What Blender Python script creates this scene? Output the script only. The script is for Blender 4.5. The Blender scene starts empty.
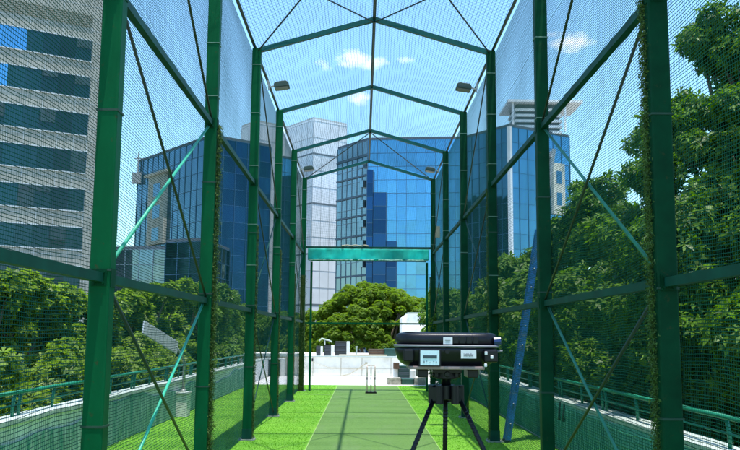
import bpy, bmesh, math, random
import numpy as np
from mathutils import Vector, Matrix
random.seed(7); rng = np.random.default_rng(7)
scene = bpy.context.scene
COL = scene.collection
R = math.radians

# ------------------------------------------------------------------ camera
F, PITCH, YAW, ROLL = 853.97, .1283, -.0073, .0082
CX, CZ = -.1351, 1.5559
cp, sp = math.cos(PITCH), math.sin(PITCH)
fwd = Vector((-math.sin(YAW)*cp, math.cos(YAW)*cp, sp))
r0 = Vector((math.cos(YAW), math.sin(YAW), 0)); u0 = r0.cross(fwd)
cr = math.cos(ROLL)*r0 + math.sin(ROLL)*u0
cu = -math.sin(ROLL)*r0 + math.cos(ROLL)*u0
cam = bpy.data.objects.new('camera', bpy.data.cameras.new('camera')); COL.objects.link(cam)
m = Matrix((cr, cu, -fwd)).transposed().to_4x4(); m.translation = Vector((CX, 0, CZ))
cam.matrix_world = m
cam.data.sensor_width = 36; cam.data.lens = 36*F/740
cam.data.clip_start = .05; cam.data.clip_end = 3000
scene.camera = cam

def at(u, v, y):
    """world point on the plane Y=y that the photo shows at pixel (u, v)"""
    d = fwd + cr*((u-370)/F) + cu*((225-v)/F)
    return Vector((CX, 0, CZ)) + d*(y/d.y)

# ------------------------------------------------------------------ materials
def mat(name):
    mt = bpy.data.materials.new(name); mt.use_nodes = True
    return mt, mt.node_tree.nodes, mt.node_tree.links, mt.node_tree.nodes['Principled BSDF']

def pmat(name, col, rough=.5,  metal=0, var=.15, scale=8, bump=0, bscale=60, spec=.5, stretch=None, dirt=None, trans=0):
    """a painted / natural surface with noise driven variation"""
    mt, N, L, P = mat(name)
    tc = N.new('ShaderNodeTexCoord'); src = tc.outputs['Object']
    if stretch:
        mp = N.new('ShaderNodeMapping'); mp.inputs['Scale'].default_value = stretch
        L.new(src, mp.inputs['Vector']); src = mp.outputs['Vector']
    nz = N.new('ShaderNodeTexNoise'); nz.inputs['Scale'].default_value = scale; nz.inputs['Detail'].default_value = 6
    nz.inputs['Roughness'].default_value = .65
    L.new(src, nz.inputs['Vector'])
    rp = N.new('ShaderNodeValToRGB')
    a = [max(0, c*(1-var)) for c in col]; b = [min(1, c*(1+var)) for c in col]
    rp.color_ramp.elements[0].position = .3; rp.color_ramp.elements[1].position = .7
    rp.color_ramp.elements[0].color = (*(dirt if dirt else a), 1); rp.color_ramp.elements[1].color = (*b, 1)
    if dirt:
        e = rp.color_ramp.elements.new(.45); e.color = (*a, 1)
    L.new(nz.outputs['Fac'], rp.inputs['Fac']); L.new(rp.outputs['Color'], P.inputs['Base Color'])
    if name.startswith('green_paint'):
        n4 = N.new('ShaderNodeTexNoise'); n4.inputs['Scale'].default_value = 14; n4.inputs['Detail'].default_value = 9; n4.inputs['Roughness'].default_value = .75
        L.new(tc.outputs['Object'], n4.inputs['Vector'])
        r4 = N.new('ShaderNodeValToRGB'); r4.color_ramp.elements[0].position = .60; r4.color_ramp.elements[1].position = .70
        r4.color_ramp.elements[0].color = (0, 0, 0, 1)
        L.new(n4.outputs['Fac'], r4.inputs['Fac'])
        m4 = N.new('ShaderNodeMix'); m4.data_type = 'RGBA'; L.new(r4.outputs['Color'], m4.inputs['Factor'])
        L.new(rp.outputs['Color'], m4.inputs['A']); m4.inputs['B'].default_value = (.045, .05, .02, 1)
        L.new(m4.outputs['Result'], P.inputs['Base Color'])
    P.inputs['Roughness'].default_value = rough; P.inputs['Metallic'].default_value = metal
    P.inputs['Specular IOR Level'].default_value = spec
    if bump:
        n2 = N.new('ShaderNodeTexNoise'); n2.inputs['Scale'].default_value = bscale; n2.inputs['Detail'].default_value = 4
        L.new(tc.outputs['Object'], n2.inputs['Vector'])
        bp = N.new('ShaderNodeBump'); bp.inputs['Strength'].default_value = bump; bp.inputs['Distance'].default_value = .02
        L.new(n2.outputs['Fac'], bp.inputs['Height']); L.new(bp.outputs['Normal'], P.inputs['Normal'])
    return mt

def leaf_mat(name, dark, light, trans=.35):
    mt, N, L, P = mat(name)
    g = N.new('ShaderNodeNewGeometry')
    tc = N.new('ShaderNodeTexCoord'); nz = N.new('ShaderNodeTexNoise'); nz.inputs['Scale'].default_value = .9
    nz.inputs['Detail'].default_value = 3
    L.new(tc.outputs['Object'], nz.inputs['Vector'])
    ad = N.new('ShaderNodeMath'); ad.operation = 'MULTIPLY_ADD'; ad.inputs[1].default_value = .55
    mu = N.new('ShaderNodeMath'); mu.operation = 'MULTIPLY'; mu.inputs[1].default_value = .5
    L.new(nz.outputs['Fac'], mu.inputs[0])
    L.new(g.outputs['Random Per Island'], ad.inputs[0]); L.new(mu.outputs[0], ad.inputs[2])
    rp = N.new('ShaderNodeValToRGB'); rp.color_ramp.elements[0].color = (*dark, 1); rp.color_ramp.elements[1].color = (*light, 1)
    rp.color_ramp.elements[0].position = .15; rp.color_ramp.elements[1].position = .85
    L.new(ad.outputs[0], rp.inputs['Fac']); L.new(rp.outputs['Color'], P.inputs['Base Color'])
    P.inputs['Roughness'].default_value = .42; P.inputs['Specular IOR Level'].default_value = .16
    tr = N.new('ShaderNodeBsdfTranslucent'); hs = N.new('ShaderNodeHueSaturation')
    hs.inputs['Value'].default_value = 1.6; hs.inputs['Saturation'].default_value = 1.1
    L.new(rp.outputs['Color'], hs.inputs['Color']); L.new(hs.outputs['Color'], tr.inputs['Color'])
    mx = N.new('ShaderNodeMixShader'); mx.inputs[0].default_value = trans
    L.new(P.outputs[0], mx.inputs[1]); L.new(tr.outputs[0], mx.inputs[2])
    L.new(mx.outputs[0], N['Material Output'].inputs['Surface'])
    return mt

def glass_mat(name, col, rough=.06, var=.35, metal=.85, blinds=0):
    """mirror-coated curtain wall glass, every pane a little different"""
    mt, N, L, P = mat(name)
    g = N.new('ShaderNodeNewGeometry')
    rp = N.new('ShaderNodeValToRGB')
    rp.color_ramp.elements[0].color = (*[c*(1-var) for c in col], 1); rp.color_ramp.elements[1].color = (*[min(1, c*(1+var)) for c in col], 1)
    L.new(g.outputs['Random Per Island'], rp.inputs['Fac']); L.new(rp.outputs['Color'], P.inputs['Base Color'])
    P.inputs['Metallic'].default_value = metal; P.inputs['Roughness'].default_value = rough
    tc = N.new('ShaderNodeTexCoord'); nz = N.new('ShaderNodeTexNoise'); nz.inputs['Scale'].default_value = .5
    L.new(tc.outputs['Object'], nz.inputs['Vector'])
    bp = N.new('ShaderNodeBump'); bp.inputs['Strength'].default_value = .12; bp.inputs['Distance'].default_value = .15
    L.new(nz.outputs['Fac'], bp.inputs['Height']); L.new(bp.outputs['Normal'], P.inputs['Normal'])
    return mt

def cloth_mat(name, col, trans=.5, scale=30, pale=None):
    mt, N, L, P = mat(name)
    tc = N.new('ShaderNodeTexCoord'); nz = N.new('ShaderNodeTexNoise'); nz.inputs['Scale'].default_value = scale; nz.inputs['Detail'].default_value = 5
    mp = N.new('ShaderNodeMapping'); mp.inputs['Scale'].default_value = (1, .8, .12) if pale else (1, .25, 1)
    L.new(tc.outputs['Object'], mp.inputs['Vector']); L.new(mp.outputs['Vector'], nz.inputs['Vector'])
    rp = N.new('ShaderNodeValToRGB'); rp.color_ramp.elements[0].position = .3; rp.color_ramp.elements[1].position = .75
    rp.color_ramp.elements[0].color = (*[c*.65 for c in col], 1); rp.color_ramp.elements[1].color = (*(pale or [min(1, c*1.3) for c in col]), 1)
    L.new(nz.outputs['Fac'], rp.inputs['Fac']); L.new(rp.outputs['Color'], P.inputs['Base Color'])
    P.inputs['Roughness'].default_value = .7
    tr = N.new('ShaderNodeBsdfTranslucent'); L.new(rp.outputs['Color'], tr.inputs['Color'])
    mx = N.new('ShaderNodeMixShader'); mx.inputs[0].default_value = trans
    L.new(P.outputs[0], mx.inputs[1]); L.new(tr.outputs[0], mx.inputs[2])
    L.new(mx.outputs[0], N['Material Output'].inputs['Surface'])
    return mt

M = {}
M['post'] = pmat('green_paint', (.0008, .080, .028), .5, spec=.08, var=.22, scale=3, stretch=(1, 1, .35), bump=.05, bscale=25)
M['post_shaded'] = pmat('green_paint_shaded', (.001, .044, .018), .5, spec=.08, var=.3, scale=4)  # darker copy for the tree-side posts, shade of the net put into the colour
M['rafter'] = pmat('green_paint_teal', (.003, .085, .075), .45, spec=.25, var=.15, scale=4)
M['rail'] = pmat('galvanised_green', (.003, .055, .036), .5, spec=.15, var=.3, scale=5)
M['rod'] = pmat('dark_rod', (.012, .03, .022), .5, var=.2)
M['rope'] = pmat('teal_rod', (.03, .36, .22), .5, var=.15)
M['rope_dull'] = pmat('teal_rod_darker', (.012, .17, .10), .5, var=.25)  # darker copy of the teal rod for the tree side
M['strap'] = pmat('pale_strap', (.14, .24, .18), .6, var=.3)
M['strap_dark'] = pmat('dark_strap', (.01, .05, .03), .7)
M['steel'] = pmat('galvanised_steel', (.34, .36, .34), .45, metal=.6, var=.25, scale=20)
M['net'] = pmat('net_twine', (.011, .078, .064), .8, spec=.02, var=.3, scale=2)
M['net_lit'] = pmat('net_twine_sunlit', (.018, .105, .066), .8, spec=.02, var=.3, scale=2)  # brighter copy for the tree side, sunlight on the strands put into the colour
M['hedge'] = leaf_mat('leaf_hedge_shade', (.006, .028, .006), (.05, .12, .012), .3)  # darkened leaf colour stands in for the deep shade under the trees
M['netroof'] = pmat('roof_net_twine', (.006, .045, .07), .8, spec=.02, var=.2, scale=2)
M['turfwrap'] = pmat('turf_wrap', (.06, .115, .015), .8, var=.5, scale=40)
M['curtain'] = cloth_mat('curtain_cloth', (.12, .74, .64), .85, 2)
M['shade'] = cloth_mat('shade_cloth', (.07, .40, .28), .35, 14, (.42, .64, .54))
M['shade_r'] = cloth_mat('shade_cloth_lightened', (.18, .64, .56), .45, 14, (.42, .80, .72))  # lighter copy of the cloth, brightened to offset the shade on the tree side
M['white'] = pmat('white_wash', (.78, .76, .72), .7, var=.08, scale=3, dirt=(.55, .52, .45), bump=.15)
M['wallcream'] = pmat('wall_cream', (.78, .73, .64), .8, var=.07, scale=2, dirt=(.58, .54, .46), bump=.2)
M['cap'] = pmat('parapet_cap', (.40, .46, .42), .7, var=.12, scale=5, dirt=(.28, .33, .30))
M['tilefloor'] = pmat('pale_roof_floor', (.72, .70, .67), .6, var=.1, scale=1.5)
M['concrete'] = pmat('concrete', (.34, .32, .26), .85, var=.3, scale=9, dirt=(.14, .15, .1), bump=.3)
M['pipe_green'] = pmat('pipe_green', (.006, .17, .09), .4, var=.2)
M['black'] = pmat('black_plastic', (.005, .005, .009), .35, spec=.3, var=.3, scale=20, bump=.05, bscale=200)
M['blackmetal'] = pmat('black_metal', (.005, .005, .007), .35, spec=.3, var=.2)
M['grey'] = pmat('grey_plastic', (.16, .16, .18), .4, var=.2)
M['plate'] = pmat('brown_pink_plate', (.30, .20, .19), .5, var=.15)
M['paper'] = pmat('sticker_white', (.72, .68, .72), .5, var=.05)
M['bluesheen'] = pmat('blue_sheen_plastic', (.012, .025, .10), .2, var=.3)  # blue reflection on the machine's end bulge, put into the plastic colour
M['lcd'] = pmat('lcd_pale', (.62, .74, .80), .3, var=.05)
M['ink'] = pmat('ink', (.03, .05, .06), .5)
M['ladder'] = pmat('blue_paint', (.012, .13, .42), .45, var=.35, scale=9, dirt=(.15, .22, .3))
M['rung'] = pmat('ladder_rung', (.42, .44, .46), .45, metal=.4)
M['stump'] = pmat('stump_wood', (.95, .66, .58), .55, var=.15)
M['stone'] = pmat('white_cladding', (.29, .285, .245), .7, var=.14, scale=.5, dirt=(.20, .20, .17))
M['cream'] = pmat('cream_cladding', (.55, .53, .44), .7, var=.12, scale=1)
M['whitetile'] = pmat('white_tile_cladding', (.87, .88, .89), .5, var=.07, scale=.5)
M['joint'] = pmat('cladding_joint', (.16, .19, .21), .7)
M['joint_pale'] = pmat('cladding_joint_pale', (.42, .45, .46), .7)
M['louvre'] = pmat('louvre_grey', (.23, .23, .19), .7, var=.15)
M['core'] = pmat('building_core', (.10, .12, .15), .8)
M['mullion'] = pmat('mullion_dark', (.03, .09, .17), .5)
M['mullion_pale'] = pmat('mullion_pale', (.16, .23, .28), .5)
M['mullion_ledge'] = pmat('ledge_grey', (.07, .11, .15), .6)
M['g_blue'] = glass_mat('blue_glass', (.10, .29, .48), var=.10)
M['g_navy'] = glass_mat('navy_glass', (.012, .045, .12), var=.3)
M['g_grey'] = glass_mat('grey_glass', (.17, .24, .28), var=.12)
M['g_mid'] = glass_mat('mid_blue_glass', (.06, .155, .25), var=.12)
M['mullion_blue'] = pmat('mullion_blue', (.05, .14, .26), .5)
M['g_dark'] = glass_mat('dark_ribbon_glass', (.005, .030, .040), var=.85, metal=0)
M['g_dark'].node_tree.nodes['Principled BSDF'].inputs['Specular IOR Level'].default_value = .28
M['g_deep'] = glass_mat('green_black_glass', (.012, .035, .05), var=.4)
M['bark'] = pmat('bark', (.12, .09, .06), .9, var=.3, scale=6, bump=.5, bscale=15)
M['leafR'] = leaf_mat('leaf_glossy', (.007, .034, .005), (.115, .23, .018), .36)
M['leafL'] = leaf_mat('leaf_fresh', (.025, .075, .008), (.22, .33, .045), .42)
M['leafC'] = leaf_mat('leaf_rain_tree', (.07, .14, .014), (.18, .26, .032), .5)
M['leafB'] = leaf_mat('leaf_backdrop', (.035, .09, .01), (.14, .24, .03), .35)
M['deck'] = pmat('deck_slab', (.42, .41, .38), .85, var=.2, scale=1)
M['ground'] = pmat('ground_mix', (.30, .29, .25), .95, var=.5, scale=.08)  # kept pale so the street level bounces light up onto the shaded walls
M['grassline'] = pmat('pale_line', (.24, .38, .10), .8, var=.2, scale=30)
M['brown'] = pmat('rust_brown', (.12, .065, .04), .8, var=.3)
M['dkgreen'] = pmat('dark_green_box', (.01, .06, .045), .5, var=.3)
M['ac'] = pmat('ac_casing', (.62, .62, .58), .5, var=.08)
M['acfan'] = pmat('ac_grille', (.012, .014, .014), .6)
M['solar'] = pmat('lamp_plate', (.50, .52, .52), .35, metal=.3, var=.1)
M['hose'] = pmat('hose_tan', (.34, .30, .20), .6)
M['blind'] = pmat('window_blind', (.014, .042, .05), .5, var=.4, scale=1.2)
M['beige'] = pmat('beige_blind', (.5, .42, .3), .8)

def turf_mat(name, dark, light, seam):
    mt, N, L, P = mat(name)
    tc = N.new('ShaderNodeTexCoord')
    n1 = N.new('ShaderNodeTexNoise'); n1.inputs['Scale'].default_value = 26; n1.inputs['Detail'].default_value = 8; n1.inputs['Roughness'].default_value = .8
    n2 = N.new('ShaderNodeTexNoise'); n2.inputs['Scale'].default_value = .9; n2.inputs['Detail'].default_value = 3
    mp = N.new('ShaderNodeMapping'); mp.inputs['Scale'].default_value = (.25, 1.6, 1)
    L.new(tc.outputs['Object'], mp.inputs['Vector']); L.new(mp.outputs['Vector'], n2.inputs['Vector'])
    L.new(tc.outputs['Object'], n1.inputs['Vector'])
    ad = N.new('ShaderNodeMath'); ad.operation = 'MULTIPLY_ADD'; ad.inputs[1].default_value = .45
    L.new(n2.outputs['Fac'], ad.inputs[0])
    mu = N.new('ShaderNodeMath'); mu.operation = 'MULTIPLY'; mu.inputs[1].default_value = .6
    L.new(n1.outputs['Fac'], mu.inputs[0]); L.new(mu.outputs[0], ad.inputs[2])
    rp = N.new('ShaderNodeValToRGB'); rp.color_ramp.elements[0].position = .38; rp.color_ramp.elements[1].position = .64
    rp.color_ramp.elements[0].color = (*dark, 1); rp.color_ramp.elements[1].color = (*light, 1)
    n5 = N.new('ShaderNodeTexNoise'); n5.inputs['Scale'].default_value = 1.6; n5.inputs['Detail'].default_value = 7; n5.inputs['Roughness'].default_value = .7
    mp5 = N.new('ShaderNodeMapping'); mp5.inputs['Scale'].default_value = (1, .35, 1); L.new(tc.outputs['Object'], mp5.inputs['Vector']); L.new(mp5.outputs['Vector'], n5.inputs['Vector'])
    r5_ = N.new('ShaderNodeValToRGB'); r5_.color_ramp.elements[0].position = .5; r5_.color_ramp.elements[1].position = .75; r5_.color_ramp.elements[1].color = (.45, .45, .45, 1)
    L.new(n5.outputs['Fac'], r5_.inputs['Fac'])
    m5 = N.new('ShaderNodeMix'); m5.data_type = 'RGBA'; L.new(r5_.outputs['Color'], m5.inputs['Factor'])
    L.new(rp.outputs['Color'], m5.inputs['A']); m5.inputs['B'].default_value = (light[0]*1.15, light[1]*.85, light[2]*1.7, 1)
    L.new(ad.outputs[0], rp.inputs['Fac']); L.new(m5.outputs['Result'], P.inputs['Base Color'])
    P.inputs['Roughness'].default_value = .85; P.inputs['Specular IOR Level'].default_value = .15
    bp = N.new('ShaderNodeBump'); bp.inputs['Strength'].default_value = .9; bp.inputs['Distance'].default_value = .03
    n3 = N.new('ShaderNodeTexNoise'); n3.inputs['Scale'].default_value = 45; n3.inputs['Detail'].default_value = 4
    L.new(tc.outputs['Object'], n3.inputs['Vector'])
    L.new(n3.outputs['Fac'], bp.inputs['Height']); L.new(bp.outputs['Normal'], P.inputs['Normal'])
    return mt
M['lawn'] = turf_mat('lawn_turf', (.07, .22, .016), (.18, .41, .036), 1)
M['pitch'] = turf_mat('pitch_turf', (.075, .16, .035), (.135, .25, .065), 1)
M['blade'] = leaf_mat('turf_blade', (.08, .24, .016), (.20, .44, .042), .3)

# ------------------------------------------------------------------ mesh helpers
class MB:
    def __init__(s): s.v = []; s.f = []
    def add(s, vs, fs):
        b = len(s.v); s.v += [tuple(x) for x in vs]; s.f += [tuple(i+b for i in q) for q in fs]
    def box(s, c, size, rot=None):
        hx, hy, hz = [q/2 for q in size]; c = Vector(c)
        vs = [Vector((x, y, z)) for x in (-hx, hx) for y in (-hy, hy) for z in (-hz, hz)]
        if rot: vs = [rot @ q for q in vs]
        s.add([q+c for q in vs], [(0, 1, 3, 2), (4, 6, 7, 5), (0, 4, 5, 1), (2, 3, 7, 6), (0, 2, 6, 4), (1, 5, 7, 3)])
    def bx(s, x0, x1, y0, y1, z0, z1):
        s.box(((x0+x1)/2, (y0+y1)/2, (z0+z1)/2), (x1-x0, y1-y0, z1-z0))
    def beam(s, a, b, w, h, up=(0, 0, 1)):
        a, b = Vector(a), Vector(b); d = (b-a).normalized(); up = Vector(up)
        if abs(d.dot(up)) > .98: up = Vector((0, 1, 0))
        r = d.cross(up).normalized(); u = r.cross(d)
        vs = [p + r*sx*w/2 + u*sy*h/2 for p in (a, b) for sx, sy in ((-1, -1), (1, -1), (1, 1), (-1, 1))]
        s.add(vs, [(0, 1, 2, 3), (7, 6, 5, 4), (0, 4, 5, 1), (1, 5, 6, 2), (2, 6, 7, 3), (3, 7, 4, 0)])
    def tube(s, pts, r, n=8, cap=True):
        pts = [Vector(p) for p in pts]; k = len(pts)
        rr = r if isinstance(r, (list, tuple)) else [r]*k
        vs = []; prev = None
        for i, p in enumerate(pts):
            d = (pts[min(i+1, k-1)] - pts[max(i-1, 0)]).normalized()
            ref = prev if prev is not None else (Vector((0, 0, 1)) if abs(d.z) < .9 else Vector((1, 0, 0)))
            a = d.cross(ref).normalized(); b = a.cross(d); prev = b
            for j in range(n):
                t = 2*math.pi*j/n
                vs.append(p + a*math.cos(t)*rr[i] + b*math.sin(t)*rr[i])
        fs = [(i*n+j, i*n+(j+1) % n, (i+1)*n+(j+1) % n, (i+1)*n+j) for i in range(k-1) for j in range(n)]
        if cap: fs += [tuple(range(n)), tuple(range((k-1)*n, k*n))]
        s.add(vs, fs)
    def quad(s, a, b, c, d): s.add([a, b, c, d], [(0, 1, 2, 3)])
    def prism(s, poly, z0, z1):
        n = len(poly)
        s.add([(x, y, z0) for x, y in poly] + [(x, y, z1) for x, y in poly],
              [tuple(range(n))[::-1], tuple(range(n, 2*n))] + [(i, (i+1) % n, n+(i+1) % n, n+i) for i in range(n)])
    def build(s, name, m, parent=None, bevel=0, smooth=False, seg=2):
        me = bpy.data.meshes.new(name); me.from_pydata(s.v, [], s.f); me.materials.append(m)
        bm = bmesh.new(); bm.from_mesh(me)
        bmesh.ops.recalc_face_normals(bm, faces=bm.faces)
        if bevel: bmesh.ops.bevel(bm, geom=list(bm.edges), offset=bevel, segments=seg, affect='EDGES', profile=.5)
        if smooth:
            for f in bm.faces: f.smooth = True
        bm.to_mesh(me); bm.free()
        o = bpy.data.objects.new(name, me); COL.objects.link(o)
        if parent: o.parent = parent
        return o

def npmesh(name, V, Fq, m, parent=None, smooth=False):
    """big mesh from numpy arrays; Fq (n,k) faces of equal size"""
    me = bpy.data.meshes.new(name); k = Fq.shape[1]
    me.vertices.add(len(V)); me.vertices.foreach_set('co', V.astype(np.float32).ravel())
    me.loops.add(Fq.size); me.loops.foreach_set('vertex_index', Fq.astype(np.int32).ravel())
    me.polygons.add(len(Fq)); me.polygons.foreach_set('loop_start', np.arange(0, Fq.size, k, dtype=np.int32))
    me.polygons.foreach_set('loop_total', np.full(len(Fq), k, dtype=np.int32))
    if smooth: me.polygons.foreach_set('use_smooth', np.ones(len(Fq), dtype=bool))
    me.update(calc_edges=True); me.validate(); me.materials.append(m)
    o = bpy.data.objects.new(name, me); COL.objects.link(o)
    if parent: o.parent = parent
    return o

def tag(o, label=None, cat=None, group=None, kind=None):
    if label: o['label'] = label
    if cat: o['category'] = cat
    if group: o['group'] = group
    if kind: o['kind'] = kind
    return o
def thing(name, label, cat, loc=(0, 0, 0), group=None):
    o = bpy.data.objects.new(name, None); COL.objects.link(o); o.location = loc
    o.empty_display_size = .2
    return tag(o, label, cat, group)

# ------------------------------------------------------------------ setting: ground, deck, lawn, pitch
b = MB(); b.bx(-700, 700, -300, 900, -9, -8.5); tag(b.build('ground', M['ground']), kind='structure')
b = MB(); b.bx(-3.95, 2.92, -4, 41, -8.498, -.02); tag(b.build('roof_deck', M['deck']), kind='structure')
b = MB(); b.bx(-3.62, 2.62, 27.05, 33.0, -.02, .004); tag(b.build('roof_floor', M['tilefloor']), kind='structure')
b = MB(); b.bx(-3.63, 2.6, -4, 27.0, -.02, .006); tag(b.build('lawn', M['lawn']), kind='structure')
b = MB(); b.bx(-.89, .93, -4, 26.6, .0062, .012); tag(b.build('pitch_strip', M['pitch']), kind='structure')
b = MB()
b.bx(-.905, -.893, -4, 26.6, .0063, .0135); b.bx(.933, .943, -4, 26.6, .0063, .0135)
b.bx(-1.75, -.93, 22.6, 22.66, .0063, .0125)
tag(b.build('pitch_line', M['grassline']), kind='structure')

# short turf blades that break up the flat sheet (visible part only)
def blades(n, x0, x1, y0, y1, h, name, m):
    P = np.column_stack([rng.uniform(x0, x1, n), y0 + (y1-y0)*rng.random(n)**1.3, np.full(n, .004)])
    keep = (P[:, 0] < -.93) | (P[:, 0] > .965); P = P[keep]; n = len(P)
    a = rng.uniform(0, 2*np.pi, n); w = rng.uniform(.004, .008, n)
    d = np.column_stack([np.cos(a)*w, np.sin(a)*w, np.zeros(n)])
    tip = np.column_stack([rng.normal(0, .012, n), rng.normal(0, .012, n), rng.uniform(.5, 1.2, n)*h])
    V = np.stack([P-d, P+d, P+tip], 1).reshape(-1, 3)
    return npmesh(name, V, np.arange(3*n).reshape(-1, 3), m)
tag(blades(90000, -3.6, 2.58, 9.5, 26.9, .018, 'grass', M['blade']), 'short bright green artificial turf on both sides of the pitch', 'turf', kind='stuff')

# ------------------------------------------------------------------ cage
W2, EAVE, RISE = 1.83, 5.969, .534
YF = [1.87 + 3.6857*i for i in range(7)]
cage = thing('cricket_cage', 'tall green steel cricket net cage with gabled roof over the turf pitch', 'net cage')
PW = .134
RAILZ_ = (1.91, 3.855)
post_straps = {2: 3, 3: 5, 4: 4, 5: 4, 6: 3}
def turf_strip(p, x, y, z0, z1, amp):
    n = int((z1-z0)*3800*amp)
    P = np.column_stack([x+rng.normal(0, .016*amp, n), y+rng.normal(0, .03, n), rng.uniform(z0, z1, n)])
    d1 = rng.normal(0, .009, (n, 3)); d2 = rng.normal(0, .010, (n, 3)); d2[:, 2] -= .008
    V = np.stack([P-d1*.3, P+d1*.4, P+d2], 1).reshape(-1, 3)
    npmesh('turf_strip', V, np.arange(3*n).reshape(-1, 3), M['turfwrap'], p)
for i, y in enumerate(YF):
    for s in (-1, 1):
        b = MB(); b.bx(s*W2-PW/2, s*W2+PW/2, y-PW/2, y+PW/2, .012, EAVE+.02)
        p = b.build('post', M['post'] if s < 0 else M['post_shaded'], cage, bevel=.012)
        b = MB(); b.bx(s*W2-.12, s*W2+.12, y-.12, y+.12, .006, .022)
        for sx in (-1, 1):
            for sy in (-1, 1):
                b.tube([(s*W2+sx*.095, y+sy*.095, .022), (s*W2+sx*.095, y+sy*.095, .05)], .01, 6)
        b.build('base_plate', M['steel'], p)
        b = MB(); b.bx(s*W2-PW/2-.004, s*W2+PW/2+.004, y-PW/2-.004, y+PW/2+.004, .0225, .17)
        b.build('base_sleeve', M['rail'], p)
        if i in post_straps:
            for k in range(post_straps[i]):
                z = 5.75 - k*.78 - random.random()*.25
                b = MB(); b.bx(s*W2-PW/2-.005, s*W2+PW/2+.005, y-PW/2-.005, y+PW/2+.005, z, z+.010)
                b.build('strap', M['strap'], p)
        for z in (1.05, 1.95, 3.1):
            z += random.uniform(-.1, .1)
            b = MB(); b.bx(s*W2-PW/2-.0045, s*W2+PW/2+.0045, y-PW/2-.0045, y+PW/2+.0045, z, z+.014)
            b.build('strap', M['strap_dark'], p)
        if 1 <= i <= 5:
            for z in RAILZ_:
                b = MB(); b.bx(s*W2-PW/2-.006, s*W2-PW/2-.0005, y-.05, y+.05, z-.06, z+.06) if s > 0 else b.bx(s*W2+PW/2+.0005, s*W2+PW/2+.006, y-.05, y+.05, z-.06, z+.06)
                b.bx(s*W2-.05, s*W2+.05, y-PW/2-.008, y-PW/2-.0005, z-.055, z+.055)
                for dx in (-.03, .03):
                    for dz in (-.035, .035): b.tube([(s*W2+dx, y-PW/2-.008, z+dz), (s*W2+dx, y-PW/2-.018, z+dz)], .009, 6)
                b.build('rail_bracket', M['post_shaded'], p)
        ends = {(2, -1): (3.85, 1.2), (3, -1): (3.2, .45), (6, -1): (3.2, 2.6), (5, -1): (3., .5), (1, 1): (6, .8), (3, 1): (3.8, .3), (6, 1): (3.2, .8), (4, -1): (3.2, .45)}
        if (i, s) in ends:
            z1, amp = ends[(i, s)]
            turf_strip(p, s*(W2-PW/2-.012) if (i, s) != (6, -1) else s*W2+.0, y+.03 if (i, s) != (6, -1) else y-.085, .03, z1, amp)
    for s in (-1, 1):
        b = MB(); b.beam((s*W2, y, EAVE-.012), (0, y, EAVE+RISE-.012), .06, .075)
        b.build('rafter', M['rafter'], cage)
b = MB(); b.tube([(0, y, EAVE+RISE) for y in (YF[0]-.3, YF[6]+.05)], .026, 10); b.build('ridge_pipe', M['rod'], cage, smooth=False)
RAILZ = (1.91, 3.855)
for s in (-1, 1):
    b = MB(); b.tube([(s*(W2+.03), YF[0]-.3, EAVE+.03), (s*(W2+.03), YF[6]+.05, EAVE+.03)], .024, 8); b.build('eave_pipe', M['rod'], cage)
    for z in RAILZ:
        b = MB(); b.beam((s*W2, YF[0]-.3, z), (s*W2, YF[6], z), .055, .06); b.build('side_rail', M['rail'], cage)
def rod(a, c, m, r=.012):
    b = MB(); b.tube([a, c], r, 8); b.build('brace_rod', m, cage, smooth=True)
LV = (.06, RAILZ[0], RAILZ[1], EAVE)
for bay, tiers in ((1, (0, 1, 2)), (3, (0, 1, 2)), (5, (1, 2))):
    for s in (-1, 1):
        for t in tiers:
            y0, y1 = YF[bay]+.06, YF[bay+1]-.06; z0, z1 = LV[t], LV[t+1]
            x = s*(W2-.012)
            rod((x, y0, z1-.03), (x, y1, z0+.03), M['rod'], .013 if bay < 2 else .011)
            if t < 2: rod((s*(W2+.016), y0, z0+.03), (s*(W2+.016), y1, z1-.03), (M['rope'] if s < 0 else M['rope_dull']) if bay < 2 else M['rail'], .014 if bay < 2 else .011)
for bay in (2, 5):
    for s in (-1, 1):
        y0, y1 = YF[bay], YF[bay+1]
        rod((0, y0, EAVE+RISE-.06), (s*W2, y1, EAVE-.03), M['rod'], .012)
        if bay == 2: rod((s*W2, y0, EAVE-.03), (0, y1, EAVE+RISE-.06), M['rod'], .011)
# end frame bars and gate poles
ye = YF[6]
b = MB(); b.beam((-W2, ye, 4.0), (W2, ye, 4.0), .06, .06); b.build('end_bar', M['rail'], cage)
b = MB(); b.beam((-W2, ye+.04, 1.88), (W2, ye+.04, 1.88), .035, .045); b.build('end_bar', M['post'], cage)
b = MB(); b.beam((-1.6, ye-.045, 3.62), (1.62, ye-.045, 3.62), .03, .03); b.build('end_bar', M['post_shaded'], cage)
for x, z1 in ((-1.60, 3.6), (1.66, 3.6)):
    b = MB(); b.beam((x, ye+.11, .012), (x, ye+.11, z1), .06, .06); b.build('gate_pole', M['post'], cage)

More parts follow.
